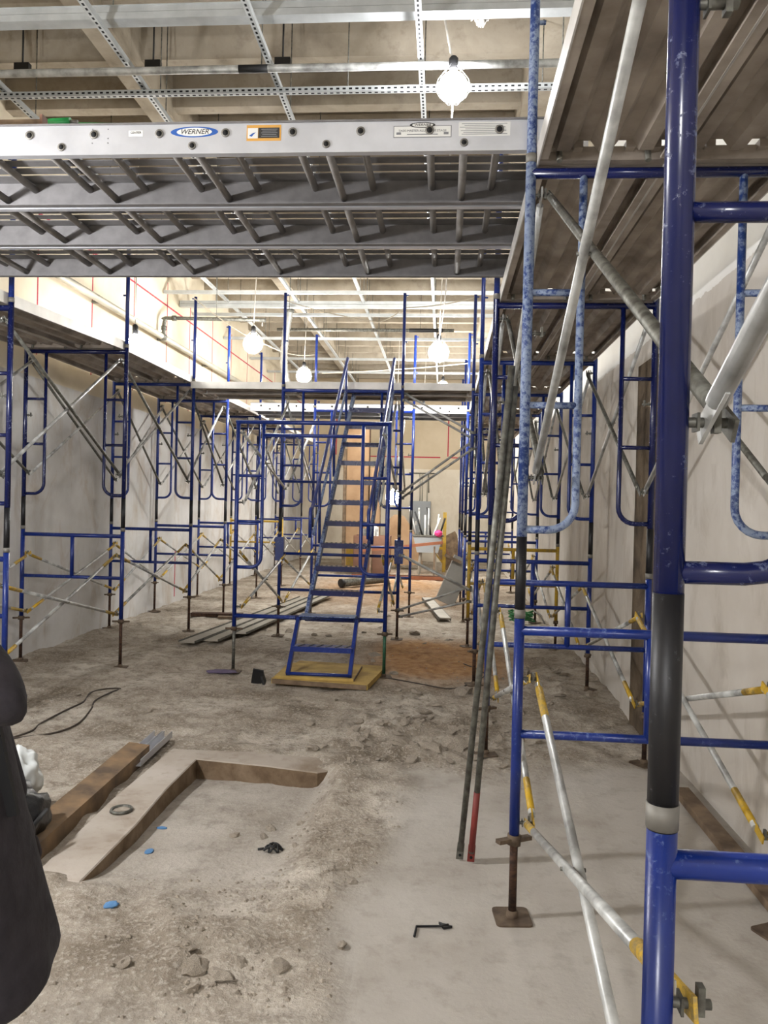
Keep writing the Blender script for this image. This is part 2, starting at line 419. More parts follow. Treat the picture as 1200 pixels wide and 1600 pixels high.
# red chalk lines (flat strips snapped on the walls)
def chalk(name, a, b, n, parent, w=0.02):
    MB().bar(a, b, 0.004, w, n).build(name, M['chalk'], parent)
for z in (4.78,):
    MB().box((WL+0.001, 12.5, z), (0.004, 23, 0.025)).build('chalk_line', M['chalk'], wl)
for y in (6.9, 8.1, 9.4, 10.7, 12.0, 13.1, 14.4, 15.7, 17.0, 18.4, 19.8, 21.2):
    MB().box((WL+0.001, y, 4.2), (0.004, 0.022, 1.9)).build('chalk_line', M['chalk'], wl)
MB().box((-4.449, 12.6, 0.5), (0.004, 0.03, 0.8)).build('chalk_line', M['chalk'], wl)
for a, b in ((-2.9, -0.15), (0.15, 1.5)):
    MB().box(((a+b)/2, YB-0.001, 3.22), (b-a, 0.004, 0.035)).build('chalk_line', M['chalk'], wb)
for x in (-3.4, -1.9, 0.08): MB().box((x, YB-0.001, 3.9), (0.035, 0.004, 1.3)).build('chalk_line', M['chalk'], wb)
# pilaster strip on right wall
struct(MB().box((WR-0.03, 6.12, 1.42), (0.07, 0.55, 2.9)).build('trim_1', M['pilaster']), 'dark raw concrete strip on the right wall')
MB().box((WR-0.02, 6.62, 1.42), (0.05, 0.40, 2.9)).build('trim_2', M['wall_r']); struct(bpy.data.objects['trim_2'], 'pale plaster pier beside the dark strip')
# L-shaped kerb of the sawn-out slab
def kerb():
    s = MB(); ob = bpy.data
    outer = [(-1.80, 3.32), (-1.82, 4.2), (-1.80, 5.12), (-1.2, 5.14), (-0.70, 5.07), (-0.56, 5.0), (-0.58, 4.92), (-0.75, 4.80), (-1.1, 4.875), (-1.57, 4.94), (-1.575, 4.4), (-1.55, 3.9), (-1.565, 3.30)]
    bm = bmesh.new()
    vs = [bm.verts.new((x, y, 0.02)) for x, y in outer]
    f = bm.faces.new(vs); 
    r = bmesh.ops.extrude_face_region(bm, geom=[f])
    for v in r['geom']:
        if isinstance(v, bmesh.types.BMVert): v.co.z -= 0.2
    bmesh.ops.recalc_face_normals(bm, faces=bm.faces)
    bmesh.ops.bevel(bm, geom=[e for e in bm.edges if all(v.co.z > 0 for v in e.verts)], offset=0.006, segments=1, affect='EDGES')
    for v in bm.verts:
        if v.co.y < 3.33 and v.co.z > -0.1: v.co.z -= 0.012
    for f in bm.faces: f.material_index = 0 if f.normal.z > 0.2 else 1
    me = bpy.data.meshes.new('trim_3'); bm.to_mesh(me); bm.free(); me.materials.append(M['curb']); me.materials.append(M['curb_side'])
    struct(put('trim_3', me), 'pale L-shaped concrete kerb around the sunken floor patch')
kerb()

# ------------------------------------------------------------------ scaffold kit
TR = 0.0215
def jpipe(x0, sgn, off, ztop, zbot, r, n=10):
    """side ladder pipe: drops from the header and bends into the post"""
    rad = 0.11; xi = x0+sgn*off
    pts = [(xi, 0, ztop), (xi, 0, zbot+rad)]
    for i in range(1, 7):
        a = i/6*PI/2
        pts.append((xi-sgn*rad*(1-math.cos(a)), 0, zbot+rad-rad*math.sin(a)))
    pts.append((x0, 0, zbot))
    return MB().tube(pts, r, n)
def stud_mesh(sgn):
    s = MB().tube([(0, 0, 0), (sgn*0.075, 0, 0)], 0.0075, 8)
    s.box((sgn*0.060, 0, 0.006), (0.010, 0.016, 0.042)); s.box((sgn*0.032, 0, 0), (0.004, 0.026, 0.026))
    return s.mesh('lock_pin', M['galv_dull'])
ME_STUD = {1: stud_mesh(1), -1: stud_mesh(-1)}
UP_PINS = (1.75, 1.18, 0.585)       # heights above the coupling
def walk_meshes(W, off=0.215, H=1.86, rungs=(1.35, 0.885), loopz=0.37, bottom=None):
    d = {}
    d['post'] = MB().tube([(0, 0, 0.34), (0, 0, H+0.03)], TR, 20).mesh('post', M['blue'])
    d['post_foot'] = MB().tube([(0, 0, 0.0), (0, 0, 0.34)], TR+0.0003, 20).mesh('post_foot', M['black'])
    d['header'] = MB().tube([(0, 0, H-0.02), (W, 0, H-0.02)], TR, 14).mesh('header', M['blue'])
    d['ladder'] = [jpipe(0, 1, off, H-0.02, loopz, 0.0165, 12).mesh('ladder_pipe', M['blue']), jpipe(W, -1, off, H-0.02, loopz, 0.0165, 12).mesh('ladder_pipe', M['blue'])]
    d['rung'] = MB().tube([(0, 0, 0), (off, 0, 0)], 0.0145, 10).mesh('rung', M['blue'])
    d['collar'] = MB().tube([(0, 0, -0.018), (0, 0, 0.018)], TR+0.0016, 20).mesh('coupling_collar', M['collar'])
    d['W'] = W; d['off'] = off; d['rungs'] = rungs
    return d
def low_meshes(W, H=0.90):
    d = {'W': W}
    d['post'] = MB().tube([(0, 0, 0), (0, 0, H)], TR, 20).mesh('post', M['blue'])
    d['top'] = MB().tube([(0, 0, H-0.05), (W, 0, H-0.05)], 0.0205, 12).mesh('top_rail', M['blue'])
    d['bot'] = MB().tube([(0, 0, H-0.48), (W, 0, H-0.48)], 0.018, 12).mesh('bottom_rail', M['blue'])
    d['mid'] = MB().tube([(W/2, 0, H-0.48), (W/2, 0, H-0.05)], 0.020, 12).mesh('centre_stub', M['blue'])
    return d
WK = walk_meshes(1.067); LW = low_meshes(1.067)
ME_STEM = MB().tube([(0, 0, 0.004), (0, 0, 1)], 0.0165, 12).mesh('screw_stem', M['rust'])
def plate_mesh():
    s = MB(); w = 0.075
    loop = []
    for cx, cy, a0 in ((w-0.02, w-0.02, 0), (-w+0.02, w-0.02, PI/2), (-w+0.02, -w+0.02, PI), (w-0.02, -w+0.02, 1.5*PI)):
        loop += arc((cx, cy), 0.02, a0, a0+PI/2, 3, lambda a, b: (a, b))
    s.prism(loop, 0, 0.008, 'z')
    for x in (-0.05, 0.05):
        for y in (-0.05, 0.05): s.lathe([(0.008, 0.0085), (0.0, 0.0086)], (x, y, 0), 8)
    s.lathe([(0.026, 0.008), (0.024, 0.03), (0.017, 0.034)], n=12)
    return s.mesh('base_plate', M['jackplate'])
ME_PLATE = plate_mesh()
def nut_mesh():
    s = MB().lathe([(0.018, -0.02), (0.03, -0.02), (0.03, 0.02), (0.018, 0.02)], n=12)
    s.bar((-0.085, 0, -0.004), (-0.02, 0, 0), 0.03, 0.016); s.bar((0.02, 0, 0), (0.085, 0, 0.004), 0.03, 0.016)
    return s.mesh('handle_nut', M['jackplate'])
ME_NUT = nut_mesh()

def jack(x, y, ztop, label, group, rz=0.0, stem_mat=None):
    z0 = gh(x, y)
    t = thing('screw_jack', label, 'jack', (x, y, z0), 0, group)
    put('base_plate', ME_PLATE, t).rotation_euler = (0, 0, rz)
    st = put('screw_stem', ME_STEM, t, mat=stem_mat); st.scale = (1, 1, ztop-z0+0.1)
    n = put('handle_nut', ME_NUT, t, (0, 0, ztop-z0-0.022)); n.rotation_euler = (0.0, 0.12, rz+0.5)
    return t
def lower_frame(x, y, z, label, group, mat=None):
    t = thing('base_frame', label, 'scaffold frame', (x, y, z), 0, group)
    for k in (0, 1): put('post', LW['post'], t, (k*LW['W'], 0, 0), mat)
    put('top_rail', LW['top'], t, mat=mat); put('bottom_rail', LW['bot'], t, mat=mat); put('centre_stub', LW['mid'], t, mat=mat)
    for k, s in ((0, 1), (1, -1)):
        for zz in (0.65, 0.05): put('lock_pin', ME_STUD[s], t, (k*LW['W'], 0, zz))
    return t
def upper_frame(x, y, z, label, group, mat=None, K=None):
    K = K or WK; W = K['W']
    t = thing('walk_through_frame', label, 'scaffold frame', (x, y, z), 0, group)
    for k in (0, 1):
        put('post', K['post'], t, (k*W, 0, 0), mat); put('post_foot', K['post_foot'], t, (k*W, 0, 0)); put('coupling_collar', K['collar'], t, (k*W, 0, 0.02))
        put('ladder_pipe', K['ladder'][k], t, mat=mat)
        for r in K['rungs']: put('rung', K['rung'], t, (k*(W-K['off']), 0, r), mat)
    put('header', K['header'], t, mat=M['blue_dark'] if mat is M['blue_splat'] else mat)
    for k, s in ((0, 1), (1, -1)):
        for zz in UP_PINS: put('lock_pin', ME_STUD[s], t, (k*W, 0, zz))
    return t
def brace(x, s, y0, za0, zb0, y1, za1, zb1, label, group, ends=None, mats=('galv', 'galv')):
    """cross brace between frames at y0 and y1: a goes high at y0 to low at y1, b the reverse; s = pin side"""
    t = thing('cross_brace', label, 'brace', (x+s*0.045, (y0+y1)/2, (za0+zb1)/2), 0, group)
    L = Vector(t.location)
    for k, (p, q) in enumerate((((0, y0, za0), (0, y1, zb1)), ((0, y0, zb0), (0, y1, za1)))):
        dx = s*(0.0+0.032*k)
        p = Vector((L.x+dx, p[1], p[2]))-L; q = Vector((L.x+dx, q[1], q[2]))-L
        d = (q-p).normalized()
        e = 0.05
        tb = MB().tube([p+d*e, q-d*e], 0.0150, 12).build('brace_tube', M[mats[k]], t)
        for a, b in ((p-d*0.03, p+d*0.09), (q+d*0.03, q-d*0.09)):
            MB().bar(a, b, 0.006, 0.034, (0, -d.z, d.y) if abs(d.y) > 0.1 else (0, 1, 0)).build('flattened_end', M[ends or mats[k]], tb)
        if ends:
            for a, b in ((p+d*0.08, p+d*0.30), (q-d*0.08, q-d*0.30)):
                MB().tube([a, b], 0.0156, 12).build('yellow_tip', M[ends], tb)
    MB().tube([(-s*0.02, 0, 0), (s*0.05, 0, 0)], 0.006, 8).build('centre_rivet', M['galv_dull'], t, Vector((0, 0, ((za0+zb1)/2-L.z))))
    return t
ME_GUARD = MB().tube([(0, 0, -0.02), (0, 0, 1.16)], TR*0.93, 16).mesh('post', M['blue'])
ME_GSTUD = MB().tube([(0, 0, 0), (0.045, 0, 0)], 0.009, 8).mesh('rail_pin', M['blue'])
def guard_post(x, y, z, label, group, mat=None, h=1.16, s=1):
    t = thing('guard_post', label, 'guard post', (x, y, z), 0, group)
    p = put('post', ME_GUARD, t, mat=mat); p.scale = (1, 1, h/1.16)
    put('post_sleeve', WK['collar'], t, (0, 0, 0.04))
    for zz in (0.5, 0.98): put('rail_pin', ME_GSTUD, t, (0, 0, zz*h), mat).scale = (s, 1, 1)
    return t
# deck planks: corrugated sheet between two side rails, end channels with hooks
def deck_meshes(W, L):
    loop = [(0, 0), (W, 0), (W, -0.085), (W-0.035, -0.085), (W-0.035, -0.075), (W-0.012, -0.075), (W-0.012, -0.012)]
    n = 3; span = (W-0.024)/n
    for i in range(n):
        x1 = W-0.012-i*span
        loop += [(x1-span*0.16, -0.012), (x1-span*0.34, -0.052), (x1-span*0.66, -0.052), (x1-span*0.84, -0.012)]
    loop += [(0.012, -0.012), (0.012, -0.075), (0.035, -0.075), (0.035, -0.085), (0, -0.085)]
    sheet = MB().prism(loop, 0.075, L-0.075, 'y').mesh('deck_sheet', M['deck'])
    side = MB().box((0, L/2, -0.042), (0.006, L, 0.088)).mesh('side_rail', M['deck_side'])
    end = MB().box((W/2, 0, -0.05), (W, 0.045, 0.055))
    for i in range(5): end.box((W*(0.1+0.2*i), 0.035, -0.03), (0.035, 0.05, 0.03))
    end = end.mesh('end_channel', M['deck'])
    hk = MB()
    hk.tube([(0, 0, -0.045), (0, -0.05, -0.03), (0, -0.085, -0.05), (0, -0.095, -0.09)], 0.012, 8)
    return dict(W=W, L=L, sheet=sheet, side=side, end=end, hook=hk.mesh('hook', M['galv_dull']))
_deck_cache = {}
def deck(x, y, z, W, L, label, group, slope=0.0):
    key = (round(W, 3), round(L, 3))
    K = _deck_cache.get(key) or _deck_cache.setdefault(key, deck_meshes(W, L))
    t = thing('deck_plank', label, 'deck plank', (x, y, z), 0, group)
    t.rotation_euler = (slope, 0, 0)
    put('deck_sheet', K['sheet'], t)
    for xx in (-0.001, W+0.001): put('side_rail', K['side'], t, (xx, 0, 0))
    for yy, r in ((0.025, 0), (L-0.025, PI)):
        e = put('end_channel', K['end'], t, (0 if r == 0 else W, yy, 0)); e.rotation_euler = (0, 0, r)
        for xx in (0.08, W-0.08):
            h = put('hook', K['hook'], t, (xx, yy, 0)); h.rotation_euler = (0, 0, r)
    return t

# ------------------------------------------------------------------ right and left scaffold rows
XR, YB0, BAY, W1 = 0.3245, 3.248, 2.107, 1.067
LOWZ, COUP = 0.35, 1.25
RY = [YB0+BAY*(k-1) for k in range(8)]          # A, B, C ...
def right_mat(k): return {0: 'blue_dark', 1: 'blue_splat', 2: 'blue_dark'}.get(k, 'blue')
for k, y in enumerate(RY):
    n = ORD[k]
    um = M[right_mat(k)]
    lm = M['yellow'] if k == 4 else M['blue']
    extra = {0: ', dark blue and closest to the lens', 1: ', splattered with concrete', 4: ''}.get(k, '')
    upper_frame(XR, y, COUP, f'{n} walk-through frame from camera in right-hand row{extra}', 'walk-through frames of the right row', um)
    lower_frame(XR, y, LOWZ, (f'yellow base frame among the blue ones of the right-hand row' if k == 4 else f'{n} blue base frame from camera in the right-hand row'), 'base frames of the right row', lm)
    for j, side in ((0, 'aisle'), (1, 'wall')):
        jack(XR+j*W1, y, LOWZ, f'rusty screw jack at the {side} foot of {n} frame of right row', 'screw jacks of the right row', 0.35*j+0.1*k)
    if k > 0:
        guard_post(XR, y, COUP+1.86, f'blue guard post above {n} frame of right row', 'guard posts of the right row', M['blue_splat'] if k == 1 else M['blue'], 1.2)
for k in range(len(RY)):
    y0 = RY[k-1] if k else RY[0]-BAY
    y1 = RY[k]
    where = 'between camera and first frame' if k == 0 else f'between {ORD[k-1]} and {ORD[k]} frames'
    for j, side, s in ((0, 'aisle', 1), (1, 'wall', -1)):
        x = XR+j*W1
        brace(x, s, y0, COUP+1.75, COUP+0.585, y1, COUP+1.75, COUP+0.585, f'upper galvanised cross brace {where}, right row, {side} side', 'upper cross braces of the right row', None, ('galv', 'galv_dull'))
        if not (k == 0 and j == 0):
            brace(x, s, y0, LOWZ+0.65, LOWZ+0.05, y1, LOWZ+0.65, LOWZ+0.05, f'lower yellow-tipped cross brace {where}, right row, {side} side', 'lower cross braces of the right row', 'yellow')
    if y0 > 0:
        for j, pos in ((0, 'aisle'), (1, 'wall')):
            deck(XR+0.025+j*0.515, y0, COUP+1.95, 0.51, BAY, f'corrugated deck plank {where}, right row, {pos} half', 'deck planks of the right row')
# planks of the bay over the camera
for j, pos in ((0, 'aisle'), (1, 'wall')):
    deck(XR+0.025+j*0.515, RY[0]-BAY, COUP+1.95, 0.51, BAY, f'corrugated deck plank overhead nearest the camera, right row, {pos} half', 'deck planks of the right row')
# remove the leading row of pins clutter: none

XL = -3.28
LY = [5.60, 7.72, 9.86, 11.45, 13.5, 15.6, 17.7, 19.8]
LDZ = [0.03, 0.12, 0.12, 0.12, 0.12, 0.12, 0.12, 0.12]
for k, y in enumerate(LY):
    n = ORD[k]; dz = LDZ[k]
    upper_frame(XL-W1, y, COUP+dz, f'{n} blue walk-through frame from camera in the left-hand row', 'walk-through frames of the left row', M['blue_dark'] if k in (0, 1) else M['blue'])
    lower_frame(XL-W1, y, LOWZ+dz, ('yellow base frame far down the left-hand row' if k == 5 else f'{n} blue base frame from camera in the left-hand row'), 'base frames of the left row', M['yellow'] if k == 5 else M['blue'])
    for j, side in ((0, 'aisle'), (1, 'wall')):
        jack(XL-j*W1, y, LOWZ+dz, f'rusty screw jack at the {side} foot of {n} frame of left row', 'screw jacks of the left row', 0.3*j+0.2*k)
    guard_post(XL, y, COUP+1.86+dz, f'blue guard post above {n} frame of left row', 'guard posts of the left row', M['blue'], 1.12, -1)
for k in range(len(LY)):
    y0 = LY[k-1] if k else LY[0]-2.12
    y1 = LY[k]; d0 = LDZ[k-1] if k else 0.0; d1 = LDZ[k]
    where = 'in the nearest bay' if k == 0 else f'between {ORD[k-1]} and {ORD[k]} frames'
    for j, side, s in ((0, 'aisle', -1), (1, 'wall', 1)):
        x = XL-j*W1
        brace(x, s, y0, COUP+1.75+d0, COUP+0.585+d0, y1, COUP+1.75+d1, COUP+0.585+d1, f'upper galvanised cross brace {where}, left row, {side} side', 'upper cross braces of the left row', None, ('galv_dull', 'galv'))
        brace(x, s, y0, LOWZ+0.65+d0, LOWZ+0.05+d0, y1, LOWZ+0.65+d1, LOWZ+0.05+d1, f'lower yellow-tipped cross brace {where}, left row, {side} side', 'lower cross braces of the left row', 'yellow')
        deck(XL-W1+0.02+(1-j)*0.515, y0, COUP+1.95+d0, 0.51, y1-y0, f'corrugated deck plank {where}, left row, {side} half', 'deck planks of the left row', math.atan2(d1-d0, y1-y0))

# ------------------------------------------------------------------ aluminium stage planks across the aisle
def text_obj(s, size, loc, mat, parent, shear=0.0, name='lettering', sx=1.0):
    cu = bpy.data.curves.new(name, 'FONT'); cu.body = s; cu.size = size; cu.align_x = 'CENTER'; cu.align_y = 'CENTER'; cu.shear = shear; cu.extrude = 0.0004
    cu.resolution_u = 3
    cu.materials.append(mat)
    o = bpy.data.objects.new(name, cu); COL.objects.link(o)
    me = bpy.data.meshes.new_from_object(o.evaluated_get(bpy.context.evaluated_depsgraph_get())); bpy.data.objects.remove(o)
    o = put(name, me, parent, loc); o.rotation_euler = (PI/2, 0, 0); o.scale = (sx, 1, 1)
    return o
def ellipse(cx, cz, rx, rz, n=28): return [(cx+rx*math.cos(2*PI*i/n), cz+rz*math.sin(2*PI*i/n)) for i in range(n)]
SX0, SX1 = -4.35, 0.56
def stage(y0, w, z, label, first=False, cross_dx=0.0, x0=SX0, x1=SX1, name='stage_plank', group='aluminium stage planks over the near aisle'):
    L = x1-x0; H = 0.127
    t = thing(name, label, 'stage plank', (x0, y0, z), 0, group)
    rails = []
    for k in (0, 1):
        yy = 0 if k == 0 else w; s = 1 if k == 0 else -1
        pr = [(yy, 0), (yy+s*0.035, 0), (yy+s*0.035, 0.005), (yy+s*0.004, 0.005), (yy+s*0.004, H-0.005), (yy+s*0.035, H-0.005), (yy+s*0.035, H), (yy, H)]
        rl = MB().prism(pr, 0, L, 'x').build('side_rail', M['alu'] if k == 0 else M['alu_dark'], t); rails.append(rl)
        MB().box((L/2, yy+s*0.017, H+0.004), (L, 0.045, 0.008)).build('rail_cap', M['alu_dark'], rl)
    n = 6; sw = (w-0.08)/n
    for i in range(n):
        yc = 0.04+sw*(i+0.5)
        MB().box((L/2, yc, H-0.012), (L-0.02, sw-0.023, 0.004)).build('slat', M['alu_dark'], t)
    ring = MB().lathe([(0.011, -0.004), (0.019, -0.004), (0.019, 0.002), (0.0, 0.002)], axis='y', n=14).mesh('rung_end', M['collar'])
    hole_shade = MB().lathe([(0.0, -0.0045), (0.0125, -0.0045), (0.0125, 0.0)], axis='y', n=12).mesh('rung_hole_shade', M['hole_shade'])  # dark disc stands in for the shaded bore of the rung
    step = 0.2925; ph = (-1.855-x0) % step
    rung = MB().tube([(0, 0.0, 0), (0, w, 0)], 0.018, 12).mesh('rung', M['rungmetal'])
    i = 0; x = ph
    base_i = round((-1.855-x0-ph)/step)
    while x < L-0.05:
        r = put('rung', rung, t, (x, 0, 0.087))
        put('rung_end', ring, r, (0, 0, 0.0)); put('rung_hole_shade', hole_shade, r, (0, 0, 0.0))
        if (i-base_i) % 2 == 0:
            xx = x+0.5*step
            r = put('rung', rung, t, (xx, 0, 0.034)); r2 = put('rung_end', ring, r); r2.scale = (0.9, 1, 0.9); h2 = put('rung_hole_shade', hole_shade, r); h2.scale = (0.9, 1, 0.9)
        x += step; i += 1
    for e in (0.03, L-0.03): MB().box((e, w/2, 0.06), (0.01, w-0.02, 0.1)).build('end_plate', M['alu_dark'], t)
    if first:
        r = rails[0]
        lx = lambda wx: wx-x0
        # oval logo
        cx, cz = lx(-1.115), 0.093
        MB().prism(ellipse(cx, cz, 0.105, 0.023), -0.0008, 0.0, 'y').build('logo_oval', M['bluelogo'], r)
        MB().prism(ellipse(cx, cz, 0.078, 0.018), -0.0014, -0.0008, 'y').build('logo_oval_centre', M['labelwhite'], r)
        text_obj('WERNER', 0.030, (cx, -0.0018, cz), M['labeldark'], r, 0.3, 'logo_lettering', 1.05)
        # small white sticker
        cx = lx(-1.375)
        MB().box((cx, -0.0004, 0.090), (0.064, 0.0008, 0.026)).build('sticker', M['labelwhite'], r)
        text_obj('CENTER', 0.013, (cx, -0.0012, 0.093), M['labeldark'], r)
        # orange warning label
        cx = lx(-0.81); cz = 0.085
        MB().box((cx, -0.0004, cz), (0.150, 0.0008, 0.068)).build('warning_label', M['labelorange'], r)
        MB().box((cx+0.022, -0.0011, cz), (0.092, 0.0006, 0.044)).build('warning_panel', M['labeldark'], r)
        MB().box((cx-0.048, -0.0011, cz-0.001), (0.044, 0.0006, 0.044)).build('pictogram_panel', M['labelwhite'], r)
        s = MB()
        for q in range(5): s.box((cx+0.024, -0.0016, cz+0.015-q*0.0075), (0.07-0.008*(q % 2), 0.0004, 0.0028))
        s.build('print_lines', M['labelgrey'], r)
        s = MB(); s.prism([(cx-0.064, cz-0.012), (cx-0.05, cz-0.002), (cx-0.034, cz+0.003), (cx-0.046, cz-0.008), (cx-0.052, cz-0.016)], -0.0018, -0.0014, 'y'); s.build('pictogram', M['bluelogo'], r)
        # framed label with small oval logo
        cx = lx(-0.13); cz = 0.082
        MB().box((cx, -0.0004, cz), (0.245, 0.0008, 0.050)).build('framed_label', M['labelgrey'], r)
        MB().box((cx, -0.0010, cz), (0.239, 0.0006, 0.044)).build('framed_label_face', M['labelwhite'], r)
        MB().prism(ellipse(cx, cz+0.027, 0.054, 0.012), -0.0020, -0.0013, 'y').build('small_logo_oval', M['labeldark'], r)
        MB().prism(ellipse(cx, cz+0.027, 0.044, 0.009), -0.0026, -0.0020, 'y').build('small_logo_centre', M['labelwhite'], r)
        text_obj('WERNER', 0.015, (cx, -0.0029, cz+0.027), M['labeldark'], r, 0.2, 'small_logo_lettering', 1.2)
        text_obj('TASK-MASTER ALUMINUM STAGE', 0.0135, (cx, -0.0016, cz+0.003), M['labelgrey'], r)
        s = MB(); 
        for xx in (-0.1, 0.1): s.box((cx+xx, -0.0016, cz-0.008), (0.02, 0.0004, 0.010))
        s.box((cx, -0.0016, cz-0.012), (0.13, 0.0004, 0.004)); s.build('print_lines', M['labelgrey'], r)
        # white text label
        cx = lx(0.13); cz = 0.090
        MB().box((cx, -0.0004, cz), (0.215, 0.0008, 0.058)).build('text_label', M['labelwhite'], r)
        s = MB()
        for q in range(7): s.box((cx-0.004*(q % 3), -0.001, cz+0.022-q*0.0072), (0.19-0.03*(q % 2), 0.0004, 0.0025))
        s.build('print_lines', M['labelgrey'], r)
        MB().box((lx(0.44), -0.001, 0.105), (0.04, 0.002, 0.03)).build('green_tape', M['tapegreen'], r)
        s = MB()
        for xx in (-1.57, -1.50):
            for zz in (0.05, 0.07, 0.11): s.lathe([(0.0, -0.001), (0.003, -0.001), (0.003, 0)], (lx(xx), 0, zz), 6, 'y')
        s.build('rivet', M['labelgrey'], r)
    return t
STZ = 3.205
stage(3.285, 0.59, STZ, 'aluminium stage plank nearest the camera, its bright side carrying oval logo stickers', True)
stage(3.895, 0.585, STZ, 'middle one of the three aluminium stage planks over the aisle')
stage(4.50, 0.60, STZ, 'farthest of the three aluminium stage planks over the aisle')

# things lying on the stage planks
t = thing('green_handled_pole', 'thin pole with green grip lying along the top of the near stage plank', 'pole', (-1.0, 3.45, STZ+0.185))
MB().tube([(-1.55, 0.0, 0.04), (0.6, 0.03, -0.005)], 0.011, 10).build('shaft', M['galv'], t); MB().tube([(-0.78, 0.012, 0.023), (-0.52, 0.016, 0.018)], 0.022, 10).build('grip', M['tapegreen'], t)
t = thing('blue_power_drill', 'small blue and teal tool standing on the near stage plank at left', 'tool', (-1.80, 3.44, STZ+0.135)); t.scale = (0.95, 0.95, 0.95)
MB().box((0, 0, 0.03), (0.05, 0.05, 0.06), taper=0.85).build('battery', M['toolblue'], t); MB().tube([(0, 0, 0.055), (0.0, 0, 0.075)], 0.018).build('handle', M['rubber'], t); MB().tube([(-0.05, 0, 0.085), (0.055, 0, 0.09)], 0.022, 12).build('motor_housing', M['tapegreen'], t); MB().tube([(0.05, 0, 0.09), (0.09, 0, 0.09)], 0.010).build('chuck', M['collar'], t)
t = thing('timber_block', 'pale timber block on the near stage plank at the left edge', 'block', (-2.0, 3.48, STZ+0.135))
MB().box((0, 0, 0.05), (0.22, 0.09, 0.10)).build('block', M['wood'], t); MB().box((0.115, 0, 0.06), (0.012, 0.10, 0.12)).build('end_strap', M['redwood'], t)

# ------------------------------------------------------------------ crossing platforms farther back
def cross_deck(x0, x1, y, z, label, w=0.5):
    K = deck_meshes(w, x1-x0)
    t = thing('deck_plank', label, 'deck plank', (x0, y+w, z), -PI/2, 'planks of the crossing platforms')
    put('deck_sheet', K['sheet'], t)
    for xx in (-0.001, w+0.001): put('side_rail', K['side'], t, (xx, 0, 0))
    for yy, r in ((0.025, 0), (x1-x0-0.025, PI)):
        e = put('end_channel', K['end'], t, (0 if r == 0 else w, yy, 0)); e.rotation_euler = (0, 0, r)
    return t
YT1, YT2, XT, WT = 7.66, 9.77, -2.08, 1.524
cross_deck(-3.30, -1.98, 9.80, 3.245, 'left front plank of the near crossing platform')
cross_deck(-3.30, -1.98, 10.32, 3.245, 'left rear plank of the near crossing platform')
cross_deck(-2.05, 0.335, 9.76, 3.25, 'long front plank of the near crossing platform beyond the stair')
cross_deck(-2.05, 0.335, 10.28, 3.25, 'long rear plank of the near crossing platform beyond the stair')
stage(12.5, 0.5, 3.203, 'front aluminium stage plank of the far crossing', x0=-3.2, x1=0.6, group='aluminium stage planks of the far crossing')
stage(13.05, 0.5, 3.203, 'rear aluminium stage plank of the far crossing', x0=-3.2, x1=0.6, group='aluminium stage planks of the far crossing')

# ------------------------------------------------------------------ stair tower
zt = 0.45
t = thing('stair_tower_frame', 'wide blue frame with bottom rail in front of the stair', 'scaffold frame', (XT, YT1, zt))
H = 2.06
s0 = MB().tube([(0, 0, 0), (0, 0, H)], TR, 16).mesh('post', M['blue'])
put('post', s0, t); put('post', s0, t, (WT, 0, 0))
MB().tube([(-0.02, 0, H), (WT+0.02, 0, H)], TR, 14).build('header', M['blue'], t)
MB().tube([(0.26, 0, H-0.13), (WT-0.26, 0, H-0.13)], 0.018, 12).build('second_rail', M['blue'], t)
MB().tube([(0, 0, 0.11), (WT, 0, 0.11)], TR, 14).build('bottom_rail', M['blue'], t)
jpipe(0, 1, 0.26, H, 0.60, 0.018, 12).build('ladder_pipe', M['blue'], t); jpipe(WT, -1, 0.26, H, 0.56, 0.018, 12).build('ladder_pipe', M['blue'], t)
rg = MB().tube([(0, 0, 0), (0.26, 0, 0)], 0.0155, 10).mesh('rung', M['blue'])
for x in (0, WT-0.26):
    for z in (1.52, 1.06): put('rung', rg, t, (x, 0, z))
for k, s in ((0, 1), (1, -1)):
    for z in (1.95, 1.25, 0.2): put('lock_pin', ME_STUD[s], t, (k*WT, 0, z))
for x in (0.13, 0.34, 0.55): MB().box((x, 0, H+0.03), (0.05, 0.05, 0.03)).build('header_clip', M['collar'], t)
jack(XT, YT1, zt, 'grey screw jack under left post of the wide stair frame', 'screw jacks of the stair tower', 0, M['galv_dull'])
jack(XT+WT, YT1, zt, 'green painted screw jack under right post of the wide stair frame', 'screw jacks of the stair tower', 0.2, M['greenjack'])
WB = walk_meshes(WT, 0.26)
LB = dict(LW)
t = thing('base_frame', 'wide blue base frame under the rear of the stair tower', 'scaffold frame', (XT, YT2, 0.4))
ps = MB().tube([(0, 0, 0), (0, 0, 0.9)], TR, 14).mesh('post', M['blue']); put('post', ps, t); put('post', ps, t, (WT, 0, 0))
for z, nme in ((0.66, 'top_rail'), (0.20, 'bottom_rail')): MB().tube([(0, 0, z), (WT, 0, z)], 0.019, 12).build(nme, M['blue'], t)
for x in (0.0, WT): MB().box((x, 0.0, 0.72), (0.11, 0.06, 0.30)).build('gusset_plate', M['blue'], t)
upper_frame(XT, YT2, 1.30, 'wide blue walk-through frame at the rear of the stair tower', None, M['blue'], WB)
MB().tube([(0, 0, 0), (WT, 0, 0)], 0.018, 12).build('guard_rail', M['blue'], None, (XT, YT2-0.04, 1.98)); tag(bpy.data.objects['guard_rail'], 'blue rail across the rear stair tower frame at head height', 'rail')
